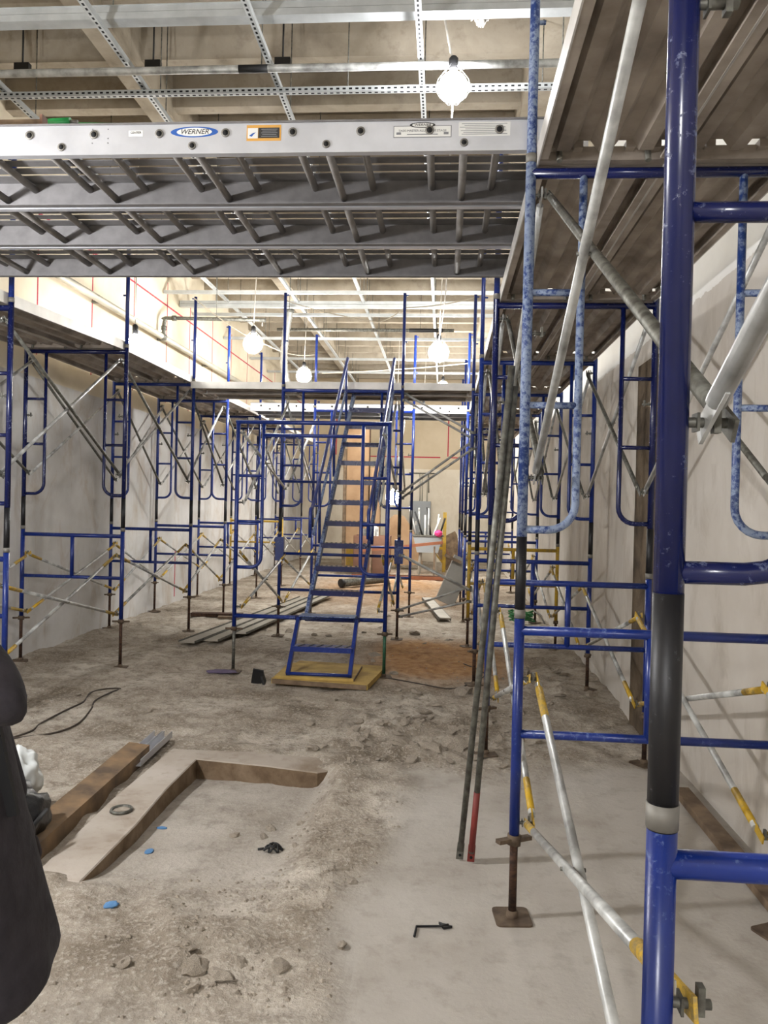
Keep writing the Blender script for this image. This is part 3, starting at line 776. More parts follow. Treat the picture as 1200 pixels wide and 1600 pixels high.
for k, side in ((0, 'left'), (1, 'right')):
    jack(XT+k*WT, YT2, 0.40, f'rusty screw jack under {side} post of the rear stair frame', 'screw jacks of the stair tower')
    guard_post(XT+k*WT, YT2, 3.16, f'blue guard post above the {side} rear corner of the stair tower', 'guard posts of the stair tower', None, 1.22)
    x = XT+k*WT
    brace(x, (1, -1)[k], YT1, 2.40, 1.70, YT2, 3.0, 1.90, f'galvanised cross brace on the {side} side of the stair tower', 'cross braces of the stair tower')
    brace(x, (1, -1)[k], YT1, 1.2, 0.65, YT2, 1.05, 0.45, f'lower cross brace on the {side} side of the stair tower', 'cross braces of the stair tower', 'yellow')
# third frame: tower posts going on behind the platform
t = upper_frame(XT+0.06, 11.85, 1.30, 'wide blue walk-through frame standing behind the crossing platform', None, M['blue'], WB)
t = thing('base_frame', 'wide blue base frame standing behind the crossing platform', 'scaffold frame', (XT+0.06, 11.85, 0.4))
put('post', ps, t); put('post', ps, t, (WT, 0, 0))
for z, nme in ((0.66, 'top_rail'), (0.20, 'bottom_rail')): MB().tube([(0, 0, z), (WT, 0, z)], 0.019, 12).build(nme, M['blue'], t)
for k, side in ((0, 'left'), (1, 'right')):
    jack(XT+0.06+k*WT, 11.85, 0.40, f'rusty screw jack under {side} post of the frame behind the crossing platform', 'screw jacks behind the platform')
    guard_post(XT+0.06+k*WT, 11.85, 3.16, f'blue guard post above the {side} post behind the crossing platform', 'guard posts behind the platform', None, 1.15)
    brace(XT+k*WT, (1, -1)[k], YT2, 3.0, 1.9, 11.85, 3.0, 1.9, f'galvanised cross brace behind the stair tower, {side} side', 'cross braces of the stair tower')
    brace(XT+k*WT, (1, -1)[k], YT2, 1.0, 0.45, 11.85, 1.0, 0.45, f'lower cross brace behind the stair tower, {side} side', 'cross braces of the stair tower', 'yellow')
# braces from the tower across the aisle to the right row
def aisle_brace(y, p, q, label):
    y2 = 9.60 if y < 10 else 9.54; y = 9.73 if y < 10 else 9.81
    t = thing('diagonal_brace', label, 'brace', (p[0], y, p[1]))
    d = Vector((q[0]-p[0], y2-y, q[1]-p[1]))
    tb = MB().tube([(0, 0, 0), d], 0.0145, 10).build('brace_tube', M['galv'], t)
    for a in (Vector((0, 0, 0)), d): MB().box(a, (0.07, 0.006, 0.034)).build('flattened_end', M['galv_dull'], t)
aisle_brace(9.72, (-0.52, 3.03), (0.33, 2.55), 'upper galvanised diagonal falling from stair tower towards the right row, nearer tube')
aisle_brace(10.3, (-0.52, 3.12), (0.33, 2.62), 'upper galvanised diagonal falling from stair tower towards the right row, farther tube')
aisle_brace(9.72, (-0.54, 1.87), (0.33, 2.52), 'galvanised diagonal rising from stair tower towards the right row, nearer tube')
aisle_brace(10.3, (-0.54, 1.80), (0.33, 2.42), 'galvanised diagonal rising from stair tower towards the right row, farther tube')
aisle_brace(9.72, (-0.52, 1.08), (0.33, 0.68), 'low galvanised diagonal falling from stair tower towards the right row, nearer tube')
aisle_brace(10.3, (-0.52, 1.08), (0.33, 0.70), 'low galvanised diagonal falling from stair tower towards the right row, farther tube')
aisle_brace(9.72, (-0.52, 0.40), (0.33, 0.72), 'low galvanised diagonal rising from stair tower towards the right row, nearer tube')
aisle_brace(10.3, (-0.52, 0.30), (0.33, 0.55), 'low galvanised diagonal rising from stair tower towards the right row, farther tube')

# the stair unit
t = thing('scaffold_stair', 'steep blue steel stair with handrails climbing to the crossing platform', 'stair', (-1.1, 7.7, 0.575))
def sp(i, side):   # stringer point at tread number i
    x = -1.36+0.0155*i if side == 0 else -0.84+0.0135*i
    return Vector((x+1.1, 0.06+0.2*i-0.0, 0.0+0.234*i))
for side in (0, 1):
    a = sp(-0.15, side); b = sp(11.1, side)
    MB().bar(a, b, 0.035, 0.085, (0, -0.76, 0.65)).build('stringer', M['blue_splat'] if side == 0 else M['blue'], t)
for i in range(0, 12):
    a = sp(i, 0); b = sp(i, 1)
    tr = MB().box((a+b)/2, ((b-a).length, 0.17, 0.012)); tr.box((a+b)/2+Vector((0, -0.085, -0.022)), ((b-a).length, 0.01, 0.052))
    tr = tr.build('tread', M['blue_dark'], t)
    s = MB()
    for q in range(9): s.lathe([(0.014, 0.007), (0.011, 0.013), (0.0, 0.0125)], (a.x+0.05+q*((b-a).length-0.1)/8, a.y+0.02*(q % 2)-0.01, a.z), 8)
    s.build('grip_studs', M['galv_dull'], tr)['kind'] = 'stuff'
for side in (0, 1):
    sg = -1 if side == 0 else 1
    o = Vector((sg*0.045, 0, 0.70))
    p0 = sp(1.6, side)+o; p1 = sp(8.4, side)+o; p2 = sp(9.7, side)+o
    hr = MB().tube([p0+Vector((0, -0.12, -0.30)), p0+Vector((0, -0.12, -0.03)), p0+Vector((0, -0.10, 0)), p0+Vector((0, -0.05, 0.005)), p0+Vector((0, 0.08, 0.07)), p2], 0.0195, 12).build('handrail', M['blue'], t)
    mr = Vector((sg*0.045, 0, 0.36)); MB().tube([sp(1.9, side)+mr, sp(9.4, side)+mr], 0.016, 10).build('mid_rail', M['blue_splat'], t)
    for i in (3.0, 6.2, 9.3): MB().tube([sp(i, side)+Vector((sg*0.03, 0, 0)), sp(i, side)+o], 0.016, 10).build('baluster', M['blue'], t)
t = thing('lower_stair', 'short two-step blue stair section standing on an ochre board', 'stair', (-1.12, 7.15, 0.0))
za = 0.10; zb = 0.565; ya, yb = 0.0, 0.50
for x in (-0.30, 0.285):
    MB().bar((x+0.0, ya, za), (x, yb, zb), 0.035, 0.06, (0, -0.7, 0.7)).build('stringer', M['blue'], t)
    MB().box((x, yb-0.01, zb+0.0), (0.06, 0.05, 0.05)).build('top_hook', M['blue_dark'], t)
MB().tube([(-0.30, ya, za+0.012), (0.285, ya, za+0.012)], 0.016, 10).build('foot_tube', M['blue'], t)
for z, y in ((0.33, 0.235),):
    tr = MB().box((0, y, z), (0.57, 0.16, 0.012)); tr.box((-0.005, y-0.08, z-0.018), (0.57, 0.01, 0.045)); tr = tr.build('tread', M['blue'], t)
    s = MB(); 
    for q in range(6): s.bar((-0.24+q*0.09, y-0.06, z+0.009), (-0.20+q*0.09, y+0.06, z+0.009), 0.018, 0.006)
    s.build('grip_bars', M['galv_dull'], tr)
tr = MB().box((0, 0.47, 0.595), (0.56, 0.17, 0.012)).build('landing_tread', M['blue_splat'], t)
# boards under the stair
t = thing('ochre_board', 'lower ochre insulation board lying under the short stair', 'board', (-1.06, 7.5, 0.015))
t.rotation_euler = (0.0, 0, -0.12)
MB().box((0, 0, 0.025), (0.92, 0.86, 0.05)).build('foam_core', M['foam'], t); MB().box((0, -0.436, 0.025), (0.90, 0.012, 0.042)).build('edge', M['wood'], t)
t = thing('ochre_board', 'upper ochre insulation board under the foot of the short stair', 'board', (-1.16, 7.42, 0.067))
t.rotation_euler = (0, 0, -0.02)
MB().box((0, 0, 0.0125), (0.74, 0.62, 0.024)).build('foam_core', M['foam'], t); MB().box((0.372, 0, 0.0125), (0.01, 0.6, 0.02)).build('edge', M['wood'], t)

# ------------------------------------------------------------------ lamps and cords
cage_me = None
def lamp(x, y, z, P, col, label, cord_to=None, r=0.075):
    t = thing('work_lamp', label, 'lamp', (x, y, z), 0, 'temporary work lamps')
    L = P*LAMP_GAIN/(PI*4*PI*r*r)
    prof = [(0.0, -r*1.25)]+[(r*math.sin(a), -r*0.25-r*math.cos(a)*1.0) for a in [PI*i/12 for i in range(1, 10)]]+[(0.030, r*0.78), (0.026, r*1.0)]
    MB().lathe(prof, n=20).build('bulb', emit('lamp_glow', col, L), t)
    MB().lathe([(0.030, r*0.95), (0.033, r*1.0), (0.033, r*1.7), (0.02, r*1.85), (0.006, r*1.9)], n=14).build('socket', M['rubber'], t)
    s = MB()
    for k in range(6):
        a = k*PI/3; R = r*1.16
        s.tube([(math.cos(a)*0.034, math.sin(a)*0.034, r*1.25)]+[(math.cos(a)*R*math.sin(b), math.sin(a)*R*math.sin(b), -r*0.2+R*math.cos(b)) for b in [PI*(0.22+0.74*i/6) for i in range(7)]], 0.0016, 5)
    R = r*1.16; s.tube([(R*math.cos(b), R*math.sin(b), -r*0.2) for b in [2*PI*i/20 for i in range(20)]], 0.0016, 5, closed=True)
    s.build('wire_cage', M['galv'], t)
    return t
for (x, y, z, P, col, lab) in LAMPS: lamp(x, y, z, P, col, lab, r=0.105 if y < 8 else (0.16 if z < 2.5 else 0.125))
def cord(name, pts, r, mat, label, cat='cord', group=None, sag=0.0, n=14):
    P = []
    for i in range(len(pts)-1):
        a, b = Vector(pts[i]), Vector(pts[i+1])
        for k in range(n):
            f = k/n; p = a.lerp(b, f); p.z -= sag*4*f*(1-f); P.append(p)
    P.append(Vector(pts[-1]))
    return tag(MB().tube(P, r, 6).build(name, mat), label, cat, group)
def smooth_path(pts, n=8):
    P = [Vector(p) for p in pts]; out = []
    for i in range(len(P)-1):
        a = P[max(i-1, 0)]; b = P[i]; c = P[i+1]; d = P[min(i+2, len(P)-1)]
        for k in range(n):
            t = k/n
            out.append(0.5*((2*b)+(c-a)*t+(2*a-5*b+4*c-d)*t*t+(3*b-a-3*c+d)*t**3))
    out.append(P[-1]); return out
tag(MB().tube(smooth_path([(-0.12, 5.55, 5.85), (-0.13, 5.6, 5.5), (-0.06, 5.6, 5.1), (-0.01, 5.6, 4.88)]), 0.008, 8).build('lamp_cord', M['cordwhite']), 'white flex from ceiling down to the bright front lamp', 'cord')
tag(MB().tube(smooth_path([(-0.01, 5.6, 4.64), (-0.02, 5.9, 4.2), (-0.04, 8.5, 4.05), (-0.13, 11.0, 4.06)]), 0.007, 8).build('lamp_cord', M['cordwhite']), 'white flex running from front lamp back to the next lamp', 'cord')
for (a, lab) in (((-2.8, 11.0), 'left of centre'), ((-0.13, 11.0), 'over the crossing platform'), ((-2.61, 14.0), 'beside the flexible duct'), ((-0.09, 17.0), 'behind the crossing platform'), ((-0.56, 19.0), 'at the far end')):
    z = [l[2] for l in LAMPS if l[0] == a[0]][0]
    cord('lamp_cord', [(a[0]+0.05, a[1], ZC-0.02), (a[0], a[1], z+0.14)], 0.007, M['cordwhite'], f'white flex dropping to the lamp {lab}', 'cord', 'flexes of the far lamps', 0.0, 4)
cord('lamp_cord', [(-1.12, 18.0, 5.83), (-1.18, 18.0, 2.07)], 0.007, M['cordwhite'], 'white flex dropping to the low lamp before the cabinet')
cord('lamp_cord', [(-0.9, -2.6, 5.83), (-0.9, -2.6, 3.16)], 0.007, M['cordwhite'], 'white flex to the added fill lamp behind the photographer')  # cord made for the added fill lamp
cord('lamp_cord', [(-3.62, 8.75, 3.64), (-3.62, 8.75, 5.83)], 0.007, M['cordwhite'], 'white flex to the lamp above the left-hand deck', 'cord', None, 0, 4)
cord('guard_rope', [(-3.28, 9.8, 4.32), (-2.62, 11.2, 4.0), (-2.05, 11.85, 4.0)], 0.007, M['twine'], 'pale rope slung between left-hand guard posts', 'rope', None, 0.06)
cord('guard_rope', [(-2.06, 9.77, 4.28), (-0.9, 9.9, 4.05), (-0.56, 9.77, 4.2), (0.32, 9.57, 4.28)], 0.007, M['twine'], 'pale rope slung across above the crossing platform', 'rope', None, 0.03)
cord('guard_rope', [(-2.0, 11.9, 3.72), (0.32, 11.68, 3.86)], 0.008, M['twine'], 'lower pale rope slung behind the crossing platform', 'rope', None, 0.02)

cord('lamp_cord', [(-3.2, 2.4, 5.83), (-3.2, 2.4, 2.9)], 0.007, M['cordwhite'], 'white flex to the added fill lamp out of frame at left', 'cord', None, 0, 4)  # goes with the added lamp at left

# ------------------------------------------------------------------ ceiling grid of slotted channel
def slotted(p, L, axis, label, group, w=0.042, dens=0.05, y_detail=True):
    t = thing('slotted_channel', label, 'channel', p, 0, group)
    d = (L, w, 0.004) if axis == 'x' else (w, L, 0.004)
    c = (L/2, 0, 0) if axis == 'x' else (0, L/2, 0)
    s = MB().box(c, d)
    for sg in (-1, 1):
        if axis == 'x': s.box((L/2, sg*(w/2-0.002), 0.02), (L, 0.004, 0.04))
        else: s.box((sg*(w/2-0.002), L/2, 0.02), (0.004, L, 0.04))
    s.build('channel', M['strut'], t)
    h = MB(); n = int(min(L, 6.0)/dens)
    for i in range(n):
        q = (i+0.5)*dens
        if axis == 'x': h.box((q, 0, -0.0026), (dens*0.52, w*0.36, 0.0012)); h.box((q, -w/2-0.0003, 0.02), (dens*0.5, 0.001, 0.014))
        else: h.box((0, q, -0.0026), (w*0.36, dens*0.52, 0.0012))
    o = h.build('slot_shade', M['hole_shade'], t); o['kind'] = 'stuff'  # dark plates on the channel, painted shade of open slots
    for q in np.arange(0.6, L, 1.5):
        pos = (q, 0) if axis == 'x' else (0, q)
        MB().tube([(pos[0], pos[1], 0.03), (pos[0], pos[1], ZC-0.03-p[2])], 0.005, 6).build('hanger_rod', M['galv_dull'], t)
    return t
for x, wd in ((-3.62, 'leftmost'), (-2.46, 'second from left'), (-1.38, 'third from left'), (-0.25, 'rightmost')):
    slotted((x, 4.4, 4.97), 18.0, 'y', f'{wd} slotted channel running lengthwise under the ceiling', 'lengthwise ceiling channels')
slotted((WL+0.02, 6.03, 4.92), WR-WL-0.04, 'x', 'slotted channel crossing just above the front stage planks', None)
for i, y in enumerate((11.8, 13.2, 15.1, 17.2, 18.9, 20.6)):
    t = thing('cross_channel', f'{ORD[i]} galvanised channel across the far ceiling', 'channel', (WL+0.02, y, 4.92), 0, 'cross channels of the far ceiling')
    MB().prism([(-0.025, 0), (0.025, 0), (0.025, 0.05), (0.021, 0.05), (0.021, 0.004), (-0.021, 0.004), (-0.021, 0.05), (-0.025, 0.05)], 0, WR-WL-0.04, 'x').build('channel', M['strut'], t)
    for q in (0.83, 1.99, 3.07, 4.2): MB().tube([(q, 0, 0.02), (q, 0, 0.9)], 0.005, 6).build('hanger_rod', M['galv_dull'], t)
# deep double channel nearest the lens, and another far back
for y, z, h, lab in ((5.36, 5.08, 0.10, 'deep double galvanised channel nearest the camera under the ceiling'), (12.55, 4.9, 0.10, 'deep double galvanised channel across the far ceiling')):
    t = thing('double_channel', lab, 'channel', (WL+0.02, y, z))
    L = WR-WL-0.04
    MB().prism([(-0.05, 0), (0.05, 0), (0.05, 0.006), (-0.044, 0.006), (-0.044, h*0.47), (-0.05, h*0.47)], 0, L, 'x').build('lower_channel', M['strut'], t)
    MB().prism([(-0.044, h*0.53), (0.05, h*0.53), (0.05, h), (-0.05, h), (-0.05, h*0.94), (-0.044, h*0.94)], 0, L, 'x').build('upper_channel', M['strut'], t)
    s = MB().box((L/2, 0.02, h*0.5), (L, 0.05, h*0.3)); s.build('web', M['alu_dark'], t)
    for q in (0.6, 2.0, 3.1, 4.2, 5.6): MB().tube([(q, 0, h), (q, 0, ZC-z-0.01)], 0.006, 6).build('hanger_rod', M['galv_dull'], t)
t = thing('ceiling_pipe', 'galvanised pipe with black tape crossing above the front stage planks', 'pipe', (WL+0.02, 5.68, 4.92))
MB().tube([(0, 0, 0), (WR-WL-0.04, 0, 0)], 0.028, 14).build('pipe', M['galv'], t)
MB().tube([(WL*-1-1.62+0.0, 0, 0), (WL*-1-1.40, 0, 0)], 0.0292, 14).build('black_tape', M['rubber'], t)
for q in (0.9, 3.0, 5.2): MB().tube([(q, 0, 0.02), (q, 0, 0.9)], 0.005, 6).build('hanger_rod', M['galv_dull'], t)
t = thing('ceiling_pipe', 'dull pipe crossing the far ceiling near the hanging lamps', 'pipe', (-3.1, 13.9, 4.85))
MB().tube([(0, 0, 0), (3.2, 0, 0)], 0.03, 12).build('pipe', M['galv_dull'], t); MB().tube([(2.4, 0, 0), (3.0, 0, 0)], 0.036, 12).build('coupling', M['rubber'], t)
for q in (0.5, 2.6): MB().tube([(q, 0, 0.02), (q, 0, 0.95)], 0.005, 6).build('hanger_rod', M['galv_dull'], t)
for i, (x, y) in enumerate(((-3.66, 6.35), (-2.52, 6.35), (-1.42, 6.35), (0.78+0.2, 6.4))):
    t = thing('hanger_bracket', f'{ORD[i]} black hanger bracket from left under the near ceiling', 'bracket', (x, y, 5.30), 0, 'black hanger brackets')
    MB().box((0, 0, 0.04), (0.13, 0.05, 0.08)).build('bracket', M['bracket'], t); MB().tube([(0, 0, 0.06), (0, 0, 0.55)], 0.008, 8).build('rod', M['bracket'], t); MB().box((0.0, 0, -0.01), (0.07, 0.06, 0.02)).build('clip', M['galv_dull'], t)
# shaggy insulation clump
def blob(name, rx, ry, rz, mat, seed, sub=3, amp=0.35, fr=3.0, parent=None, loc=(0, 0, 0), flat=None):
    bm = bmesh.new(); bmesh.ops.create_icosphere(bm, subdivisions=sub, radius=1)
    from mathutils import noise as mn
    off = Vector((seed*3.7, seed*1.3, seed*2.1))
    for v in bm.verts:
        n = mn.fractal(v.co*fr+off, 1.0, 2.0, 3)
        v.co *= 1+amp*n
        v.co.x *= rx; v.co.y *= ry; v.co.z *= rz
        if flat is not None: v.co.z = max(v.co.z, flat)
    me = bpy.data.meshes.new(name); bm.to_mesh(me); bm.free(); me.materials.append(mat)
    me.polygons.foreach_set('use_smooth', [sub > 2]*len(me.polygons))
    return put(name, me, parent, loc)
o = blob('insulation_clump', 0.085, 0.07, 0.30, M['insul'], 3, 4, 0.3, 3.5, None, (0.18, 5.55, 5.42)); tag(o, 'ragged grey insulation clump hanging from ceiling beside the front lamp', 'insulation')
# wall pipes left
t = thing('wall_pipe', 'long pale pipe running along the upper left wall', 'pipe', (WL+0.12, 4.0, 4.16))
MB().tube([(0, 0, 0), (0, 18.0, 0.06)], 0.045, 14).build('pipe', M['conduit'], t)
for q in np.arange(1, 18, 2.2): MB().box((-0.07, q, 0), (0.12, 0.04, 0.03)).build('pipe_bracket', M['galv_dull'], t)
for q in (7.5, 12.5): MB().lathe([(0.045, -0.06), (0.056, -0.06), (0.056, 0.06), (0.045, 0.06)], (0, q, 0.03), 14, 'y').build('coupling', M['galv_dull'], t)
t = thing('sprinkler_pipe', 'dark branch pipe turning off the left wall towards the hanging lamp', 'pipe', (WL+0.12, 11.55, 4.21))
MB().tube(smooth_path([(0, 0, 0), (0, 0, 0.17), (0.03, 0, 0.25), (0.12, 0, 0.27), (1.55, 0.1, 0.27)], 5), 0.028, 12).build('pipe', M['galv_dull'], t)
for p in ((0, 0, 0.12), (0.16, 0, 0.27)): MB().lathe([(0.03, -0.03), (0.042, -0.03), (0.042, 0.03), (0.03, 0.03)], p, 12, 'z' if p[0] == 0 else 'x').build('fitting', M['galv_dull'], t)
MB().tube([(1.5, 0.1, 0.27), (1.5, 0.1, 0.18)], 0.012, 8).build('sprinkler_head', M['collar'], t)
MB().tube([(0.8, 0.05, 0.28), (0.8, 0.05, 1.3)], 0.005, 6).build('hanger_rod', M['galv_dull'], t)
# flexible duct hanging
t = thing('flexible_duct', 'silver flexible duct hanging behind the left guard post', 'duct', (-2.62, 12.4, 3.45))
pts = smooth_path([(0.05, 0, 1.35), (0.0, 0, 1.0), (-0.02, 0, 0.5), (0.08, 0, 0.02)], 14)
MB().tube(pts, 0.06, 12, radii=[0.055+0.012*(i % 2) for i in range(len(pts))]).build('hose', M['chrome'], t); MB().lathe([(0.05, 0), (0.075, 0), (0.075, 0.05), (0.05, 0.05)], (0.05, 0, 1.33), 14).build('end_clamp', M['galv_dull'], t); MB().tube([(0.05, 0, 1.36), (0.05, 0, 2.39)], 0.006, 6).build('hanger_wire', M['galv_dull'], t)

# ------------------------------------------------------------------ loose items on the floor
# two folded brace tubes leaning on the second frame
for i, (bx, by, tx, ty, tz, lab, em) in enumerate(((0.115, 3.74, 0.268, 3.262, 2.30, 'left one of two dull tubes leaning against the splattered frame', 'galv_dull'), (0.168, 3.72, 0.285, 3.292, 2.22, 'right one of two leaning dull tubes, its foot painted red', 'redpaint'))):
    z0 = gh(bx, by)
    t = thing('leaning_tube', lab, 'tube', (bx, by, z0), 0, 'dull tubes leaning on the splattered frame')
    d = Vector((tx-bx, ty-by, tz-z0)); u = d.normalized()
    MB().tube([u*0.06, d], 0.0145, 12).build('tube', M['galv_dull'], t)
    MB().bar(u*0.012, u*0.10, 0.034, 0.008, (0, 1, 0)).build('flattened_end', M[em], t)
    if i == 1: MB().tube([u*0.07, u*0.38], 0.0152, 12).build('painted_tip', M['redpaint'], t)
    MB().lathe([(0.0, -0.006), (0.007, -0.006), (0.007, 0.006), (0, 0.006)], u*0.035, 10, 'y').build('pin_hole_shade', M['hole_shade'], t)  # solid dark disc, the shade of the pin opening painted on
# rusty beam and silver stud track
t = thing('rusty_beam', 'rusty steel angle lying along the pale kerb', 'beam', (-1.90, 3.2, gh(-1.9, 4.2)))
t.rotation_euler = (0, 0, 0.035)
s = MB().prism([(0.04, 0.0), (0.052, 0.0), (0.052, 0.11), (-0.085, 0.125), (-0.085, 0.113), (0.04, 0.098)], -1.0, 1.8, 'y'); s.build('angle', M['rustbeam'], t)
MB().box((-0.08, 0.4, 0.058), (0.012, 2.8, 0.116)).build('rear_flange', M['rustbeam'], t)
t = thing('stud_track', 'bright metal stud track poking out past the rusty steel angle', 'track', (-1.94, 4.75, gh(-1.9, 5.0)+0.03))
t.rotation_euler = (0, 0, 0.03)
for x in (-0.03, 0.04): MB().prism([(x-0.03, 0), (x+0.03, 0), (x+0.03, 0.045), (x+0.027, 0.045), (x+0.027, 0.003), (x-0.027, 0.003), (x-0.027, 0.045), (x-0.03, 0.045)], 0.0, 0.62, 'y').build('channel', M['alu'], t)
# pipe stub in kerb
t = thing('pipe_stub', 'cut pipe ring sunk in the pale kerb', 'pipe', (-1.70, 4.06, 0.02))
MB().lathe([(0.048, 0.0), (0.062, 0.0), (0.058, 0.012), (0.048, 0.012), (0.045, 0.0)], n=20).build('ring', M['galv_dull'], t); MB().lathe([(0.046, 0.002), (0.0, 0.002)], n=20).build('bore', M['rock'], t)
# bag and plastic
t = thing('black_bag', 'black plastic bag slumped beside the rusty angle', 'bag', (-2.04, 3.56, gh(-2.04, 3.56)))
o = blob('bag_body', 0.15, 0.22, 0.17, M['bag'], 5, 4, 0.25, 1.8, t, (0, 0, 0.16), -0.16); blob('bag_neck', 0.055, 0.07, 0.06, M['bag'], 8, 3, 0.4, 2.5, t, (0.14, -0.16, 0.09)); MB().tube([(0.10, -0.15, 0.15), (0.16, -0.1, 0.18), (0.17, 0.02, 0.22)], 0.012, 8).build('tie', M['rubber'], t)
o = blob('plastic_wrap', 0.11, 0.11, 0.16, M['plastic'], 9, 4, 0.4, 1.6, None, (-2.20, 3.93, gh(-2.2, 3.93)+0.20), -0.20); tag(o, 'crumpled white plastic wrap behind the black bag', 'plastic')
# cable loop on the floor
P = [(-3.02, 5.26), (-2.80, 5.42), (-2.72, 5.65), (-2.78, 6.0), (-2.84, 6.2), (-2.84, 6.5), (-2.86, 6.75), (-2.98, 6.72), (-3.02, 6.5), (-2.94, 6.2), (-2.96, 5.95), (-2.98, 5.6), (-2.95, 5.4), (-3.05, 5.22)]
tag(MB().tube(smooth_path([(x, y, gh(x, y)+0.008) for x, y in P], 6), 0.007, 6).build('cable', M['wire']), 'dark cable lying in a loop on the left floor', 'cable')
P = [(-0.5, 7.6), (-0.2, 7.45), (0.1, 7.3), (0.3, 7.5), (0.45, 7.9), (0.2, 8.6)]
tag(MB().tube(smooth_path([(x, y, gh(x, y)+0.008) for x, y in P], 6), 0.006, 6).build('cable', M['wire']), 'thin cable trailing over brown soil right of the stair', 'cable')
# rags and scraps
def scrap(name, x, y, rx, ry, rz, mat, label, seed, cat='scrap', amp=0.5, group=None):
    o = blob(name, rx, ry, rz, mat, seed, 3, amp, 2.0, None, (x, y, gh(x, y)+rz*0.6), -rz*0.6); return tag(o, label, cat, group)
scrap('mauve_rag', -2.16, 7.56, 0.14, 0.07, 0.018, M['purple'], 'flat mauve rag beside the left foot of the stair frame', 2)
t = thing('torn_bucket', 'dark torn piece of sheet standing beside the ochre board', 'scrap', (-1.72, 7.2, gh(-1.72, 7.2)))
s = MB(); s.box((0, 0, 0.07), (0.10, 0.02, 0.16), Matrix.Rotation(0.35, 3, 'X') @ Matrix.Rotation(0.2, 3, 'Y')); s.build('sheet', M['rubber'], t); MB().box((0.05, 0.03, 0.05), (0.02, 0.09, 0.12), Matrix.Rotation(-0.3, 3, 'Y')).build('folded_side', M['rubber'], t)
for i, (x, y, rx, ry) in enumerate(((-1.43, 3.77, 0.022, 0.030), (-1.48, 4.08, 0.03, 0.014), (-1.35, 3.14, 0.028, 0.03))):
    scrap('blue_tape_scrap', x, y, rx, ry, 0.006, M['bluetape'], ['middle scrap of blue tape in the sunken patch', 'scrap of blue tape beside the kerb, farthest from camera', 'scrap of blue tape nearest the camera, by the dark coat'][i], 20+i, 'tape', 0.3, 'scraps of blue tape')
t = thing('cable_offcut', 'small tangle of black cable offcuts on the sunken patch', 'scrap', (-0.82, 3.86, gh(-0.82, 3.86)))
s = MB()
for i in range(7):
    a = i*0.9; s.tube(smooth_path([(math.cos(a)*0.05, math.sin(a)*0.04, 0.01), (math.cos(a+1)*0.02, math.sin(a+1)*0.02, 0.035), (math.cos(a+2.6)*0.05, math.sin(a+2.6)*0.04, 0.01)], 4), 0.005, 5)
s.build('strands', M['rubber'], t); MB().tube([(-0.08, 0.0, 0.006), (-0.05, 0.01, 0.008)], 0.006, 6).build('loose_end', M['rubber'], t)
t = thing('bent_strip', 'thin bent black strip lying on the clean slab', 'scrap', (0.0, 3.10, gh(0, 3.1)))
MB().tube([(-0.075, -0.05, 0.006), (-0.07, 0.02, 0.008), (0.03, 0.03, 0.010), (0.06, 0.04, 0.012)], 0.005, 6).build('strip', M['rubber'], t); MB().prism([(0.02, 0.06), (0.075, 0.035), (0.04, 0.02)], 0.002, 0.012, 'z').build('torn_tab', M['rubber'], t)
# rubble chunks
rock_me = []
for i in range(7):
    o = blob('rubble_chunk', 1, 0.8, 0.6, M['rock'], 40+i, 2, 0.55, 1.1); me = o.data; bpy.data.objects.remove(o)
    me.polygons.foreach_set('use_smooth', [False]*len(me.polygons)); rock_me.append(me)
def rock(x, y, r, i):
    o = put('rubble_chunk', rock_me[i % 7], None, (x, y, gh(x, y)+r*0.15)); o.scale = (r, r*random.uniform(0.7, 1.1), r*random.uniform(0.5, 0.9)); o.rotation_euler = (random.uniform(-0.4, 0.4), random.uniform(-0.4, 0.4), random.uniform(0, 6))
    return tag(o, 'grey rubble chunk lying on the broken dirt floor', 'rubble', 'rubble chunks on the dirt floor')
rr = random.Random(11)
n = 0
while n < 150:
    c = rr.random()
    if c < 0.5: x, y = rr.gauss(-0.15, 0.35), rr.gauss(5.75, 0.6)
    elif c < 0.68: x, y = rr.gauss(0.95, 0.3), rr.gauss(7.4, 0.6)
    elif c < 0.84: x, y = rr.gauss(-0.6, 0.3), rr.gauss(3.6, 0.5)
    else: x, y = rr.uniform(-3.2, 0.2), rr.uniform(6.0, 12.0)
    if x > 1.5 or y < 2.4 or (x > -0.25 and y < 4.8) or (-1.7 < x < -0.5 and 6.9 < y < 8.2): continue
    rock(x, y, (abs(rr.gauss(0.028, 0.016))+0.013)*(0.55 if y < 4.7 else 1), n); n += 1
for (x, y, r) in ((-0.86, 2.72, 0.05), (-0.76, 2.70, 0.055), (-0.70, 2.78, 0.035), (-0.83, 2.62, 0.03), (-0.9, 2.82, 0.03), (0.22, 7.1, 0.11), (-0.2, 7.0, 0.07), (0.12, 5.5, 0.10), (-0.05, 5.3, 0.07)): rock(x, y, r, n); n += 1
s = MB()
base = [(1, 0, 0), (0, 1, 0), (-1, 0, 0), (0, -1, 0), (0, 0, 0.8), (0, 0, -0.5)]
fc = [(0, 1, 4), (1, 2, 4), (2, 3, 4), (3, 0, 4), (1, 0, 5), (2, 1, 5), (3, 2, 5), (0, 3, 5)]
GX, GY = [], []
for i in range(3200):
    c = rr.random()
    if c < 0.5: x, y = rr.gauss(-0.2, 0.5), rr.gauss(5.8, 0.8)
    elif c < 0.7: x, y = rr.gauss(-0.6, 0.4), rr.gauss(3.4, 0.7)
    else: x, y = rr.uniform(-4.2, 1.4), rr.uniform(2.3, 10)
    GX.append(x); GY.append(y)
GZ, GD, _ = ground(np.array(GX), np.array(GY))
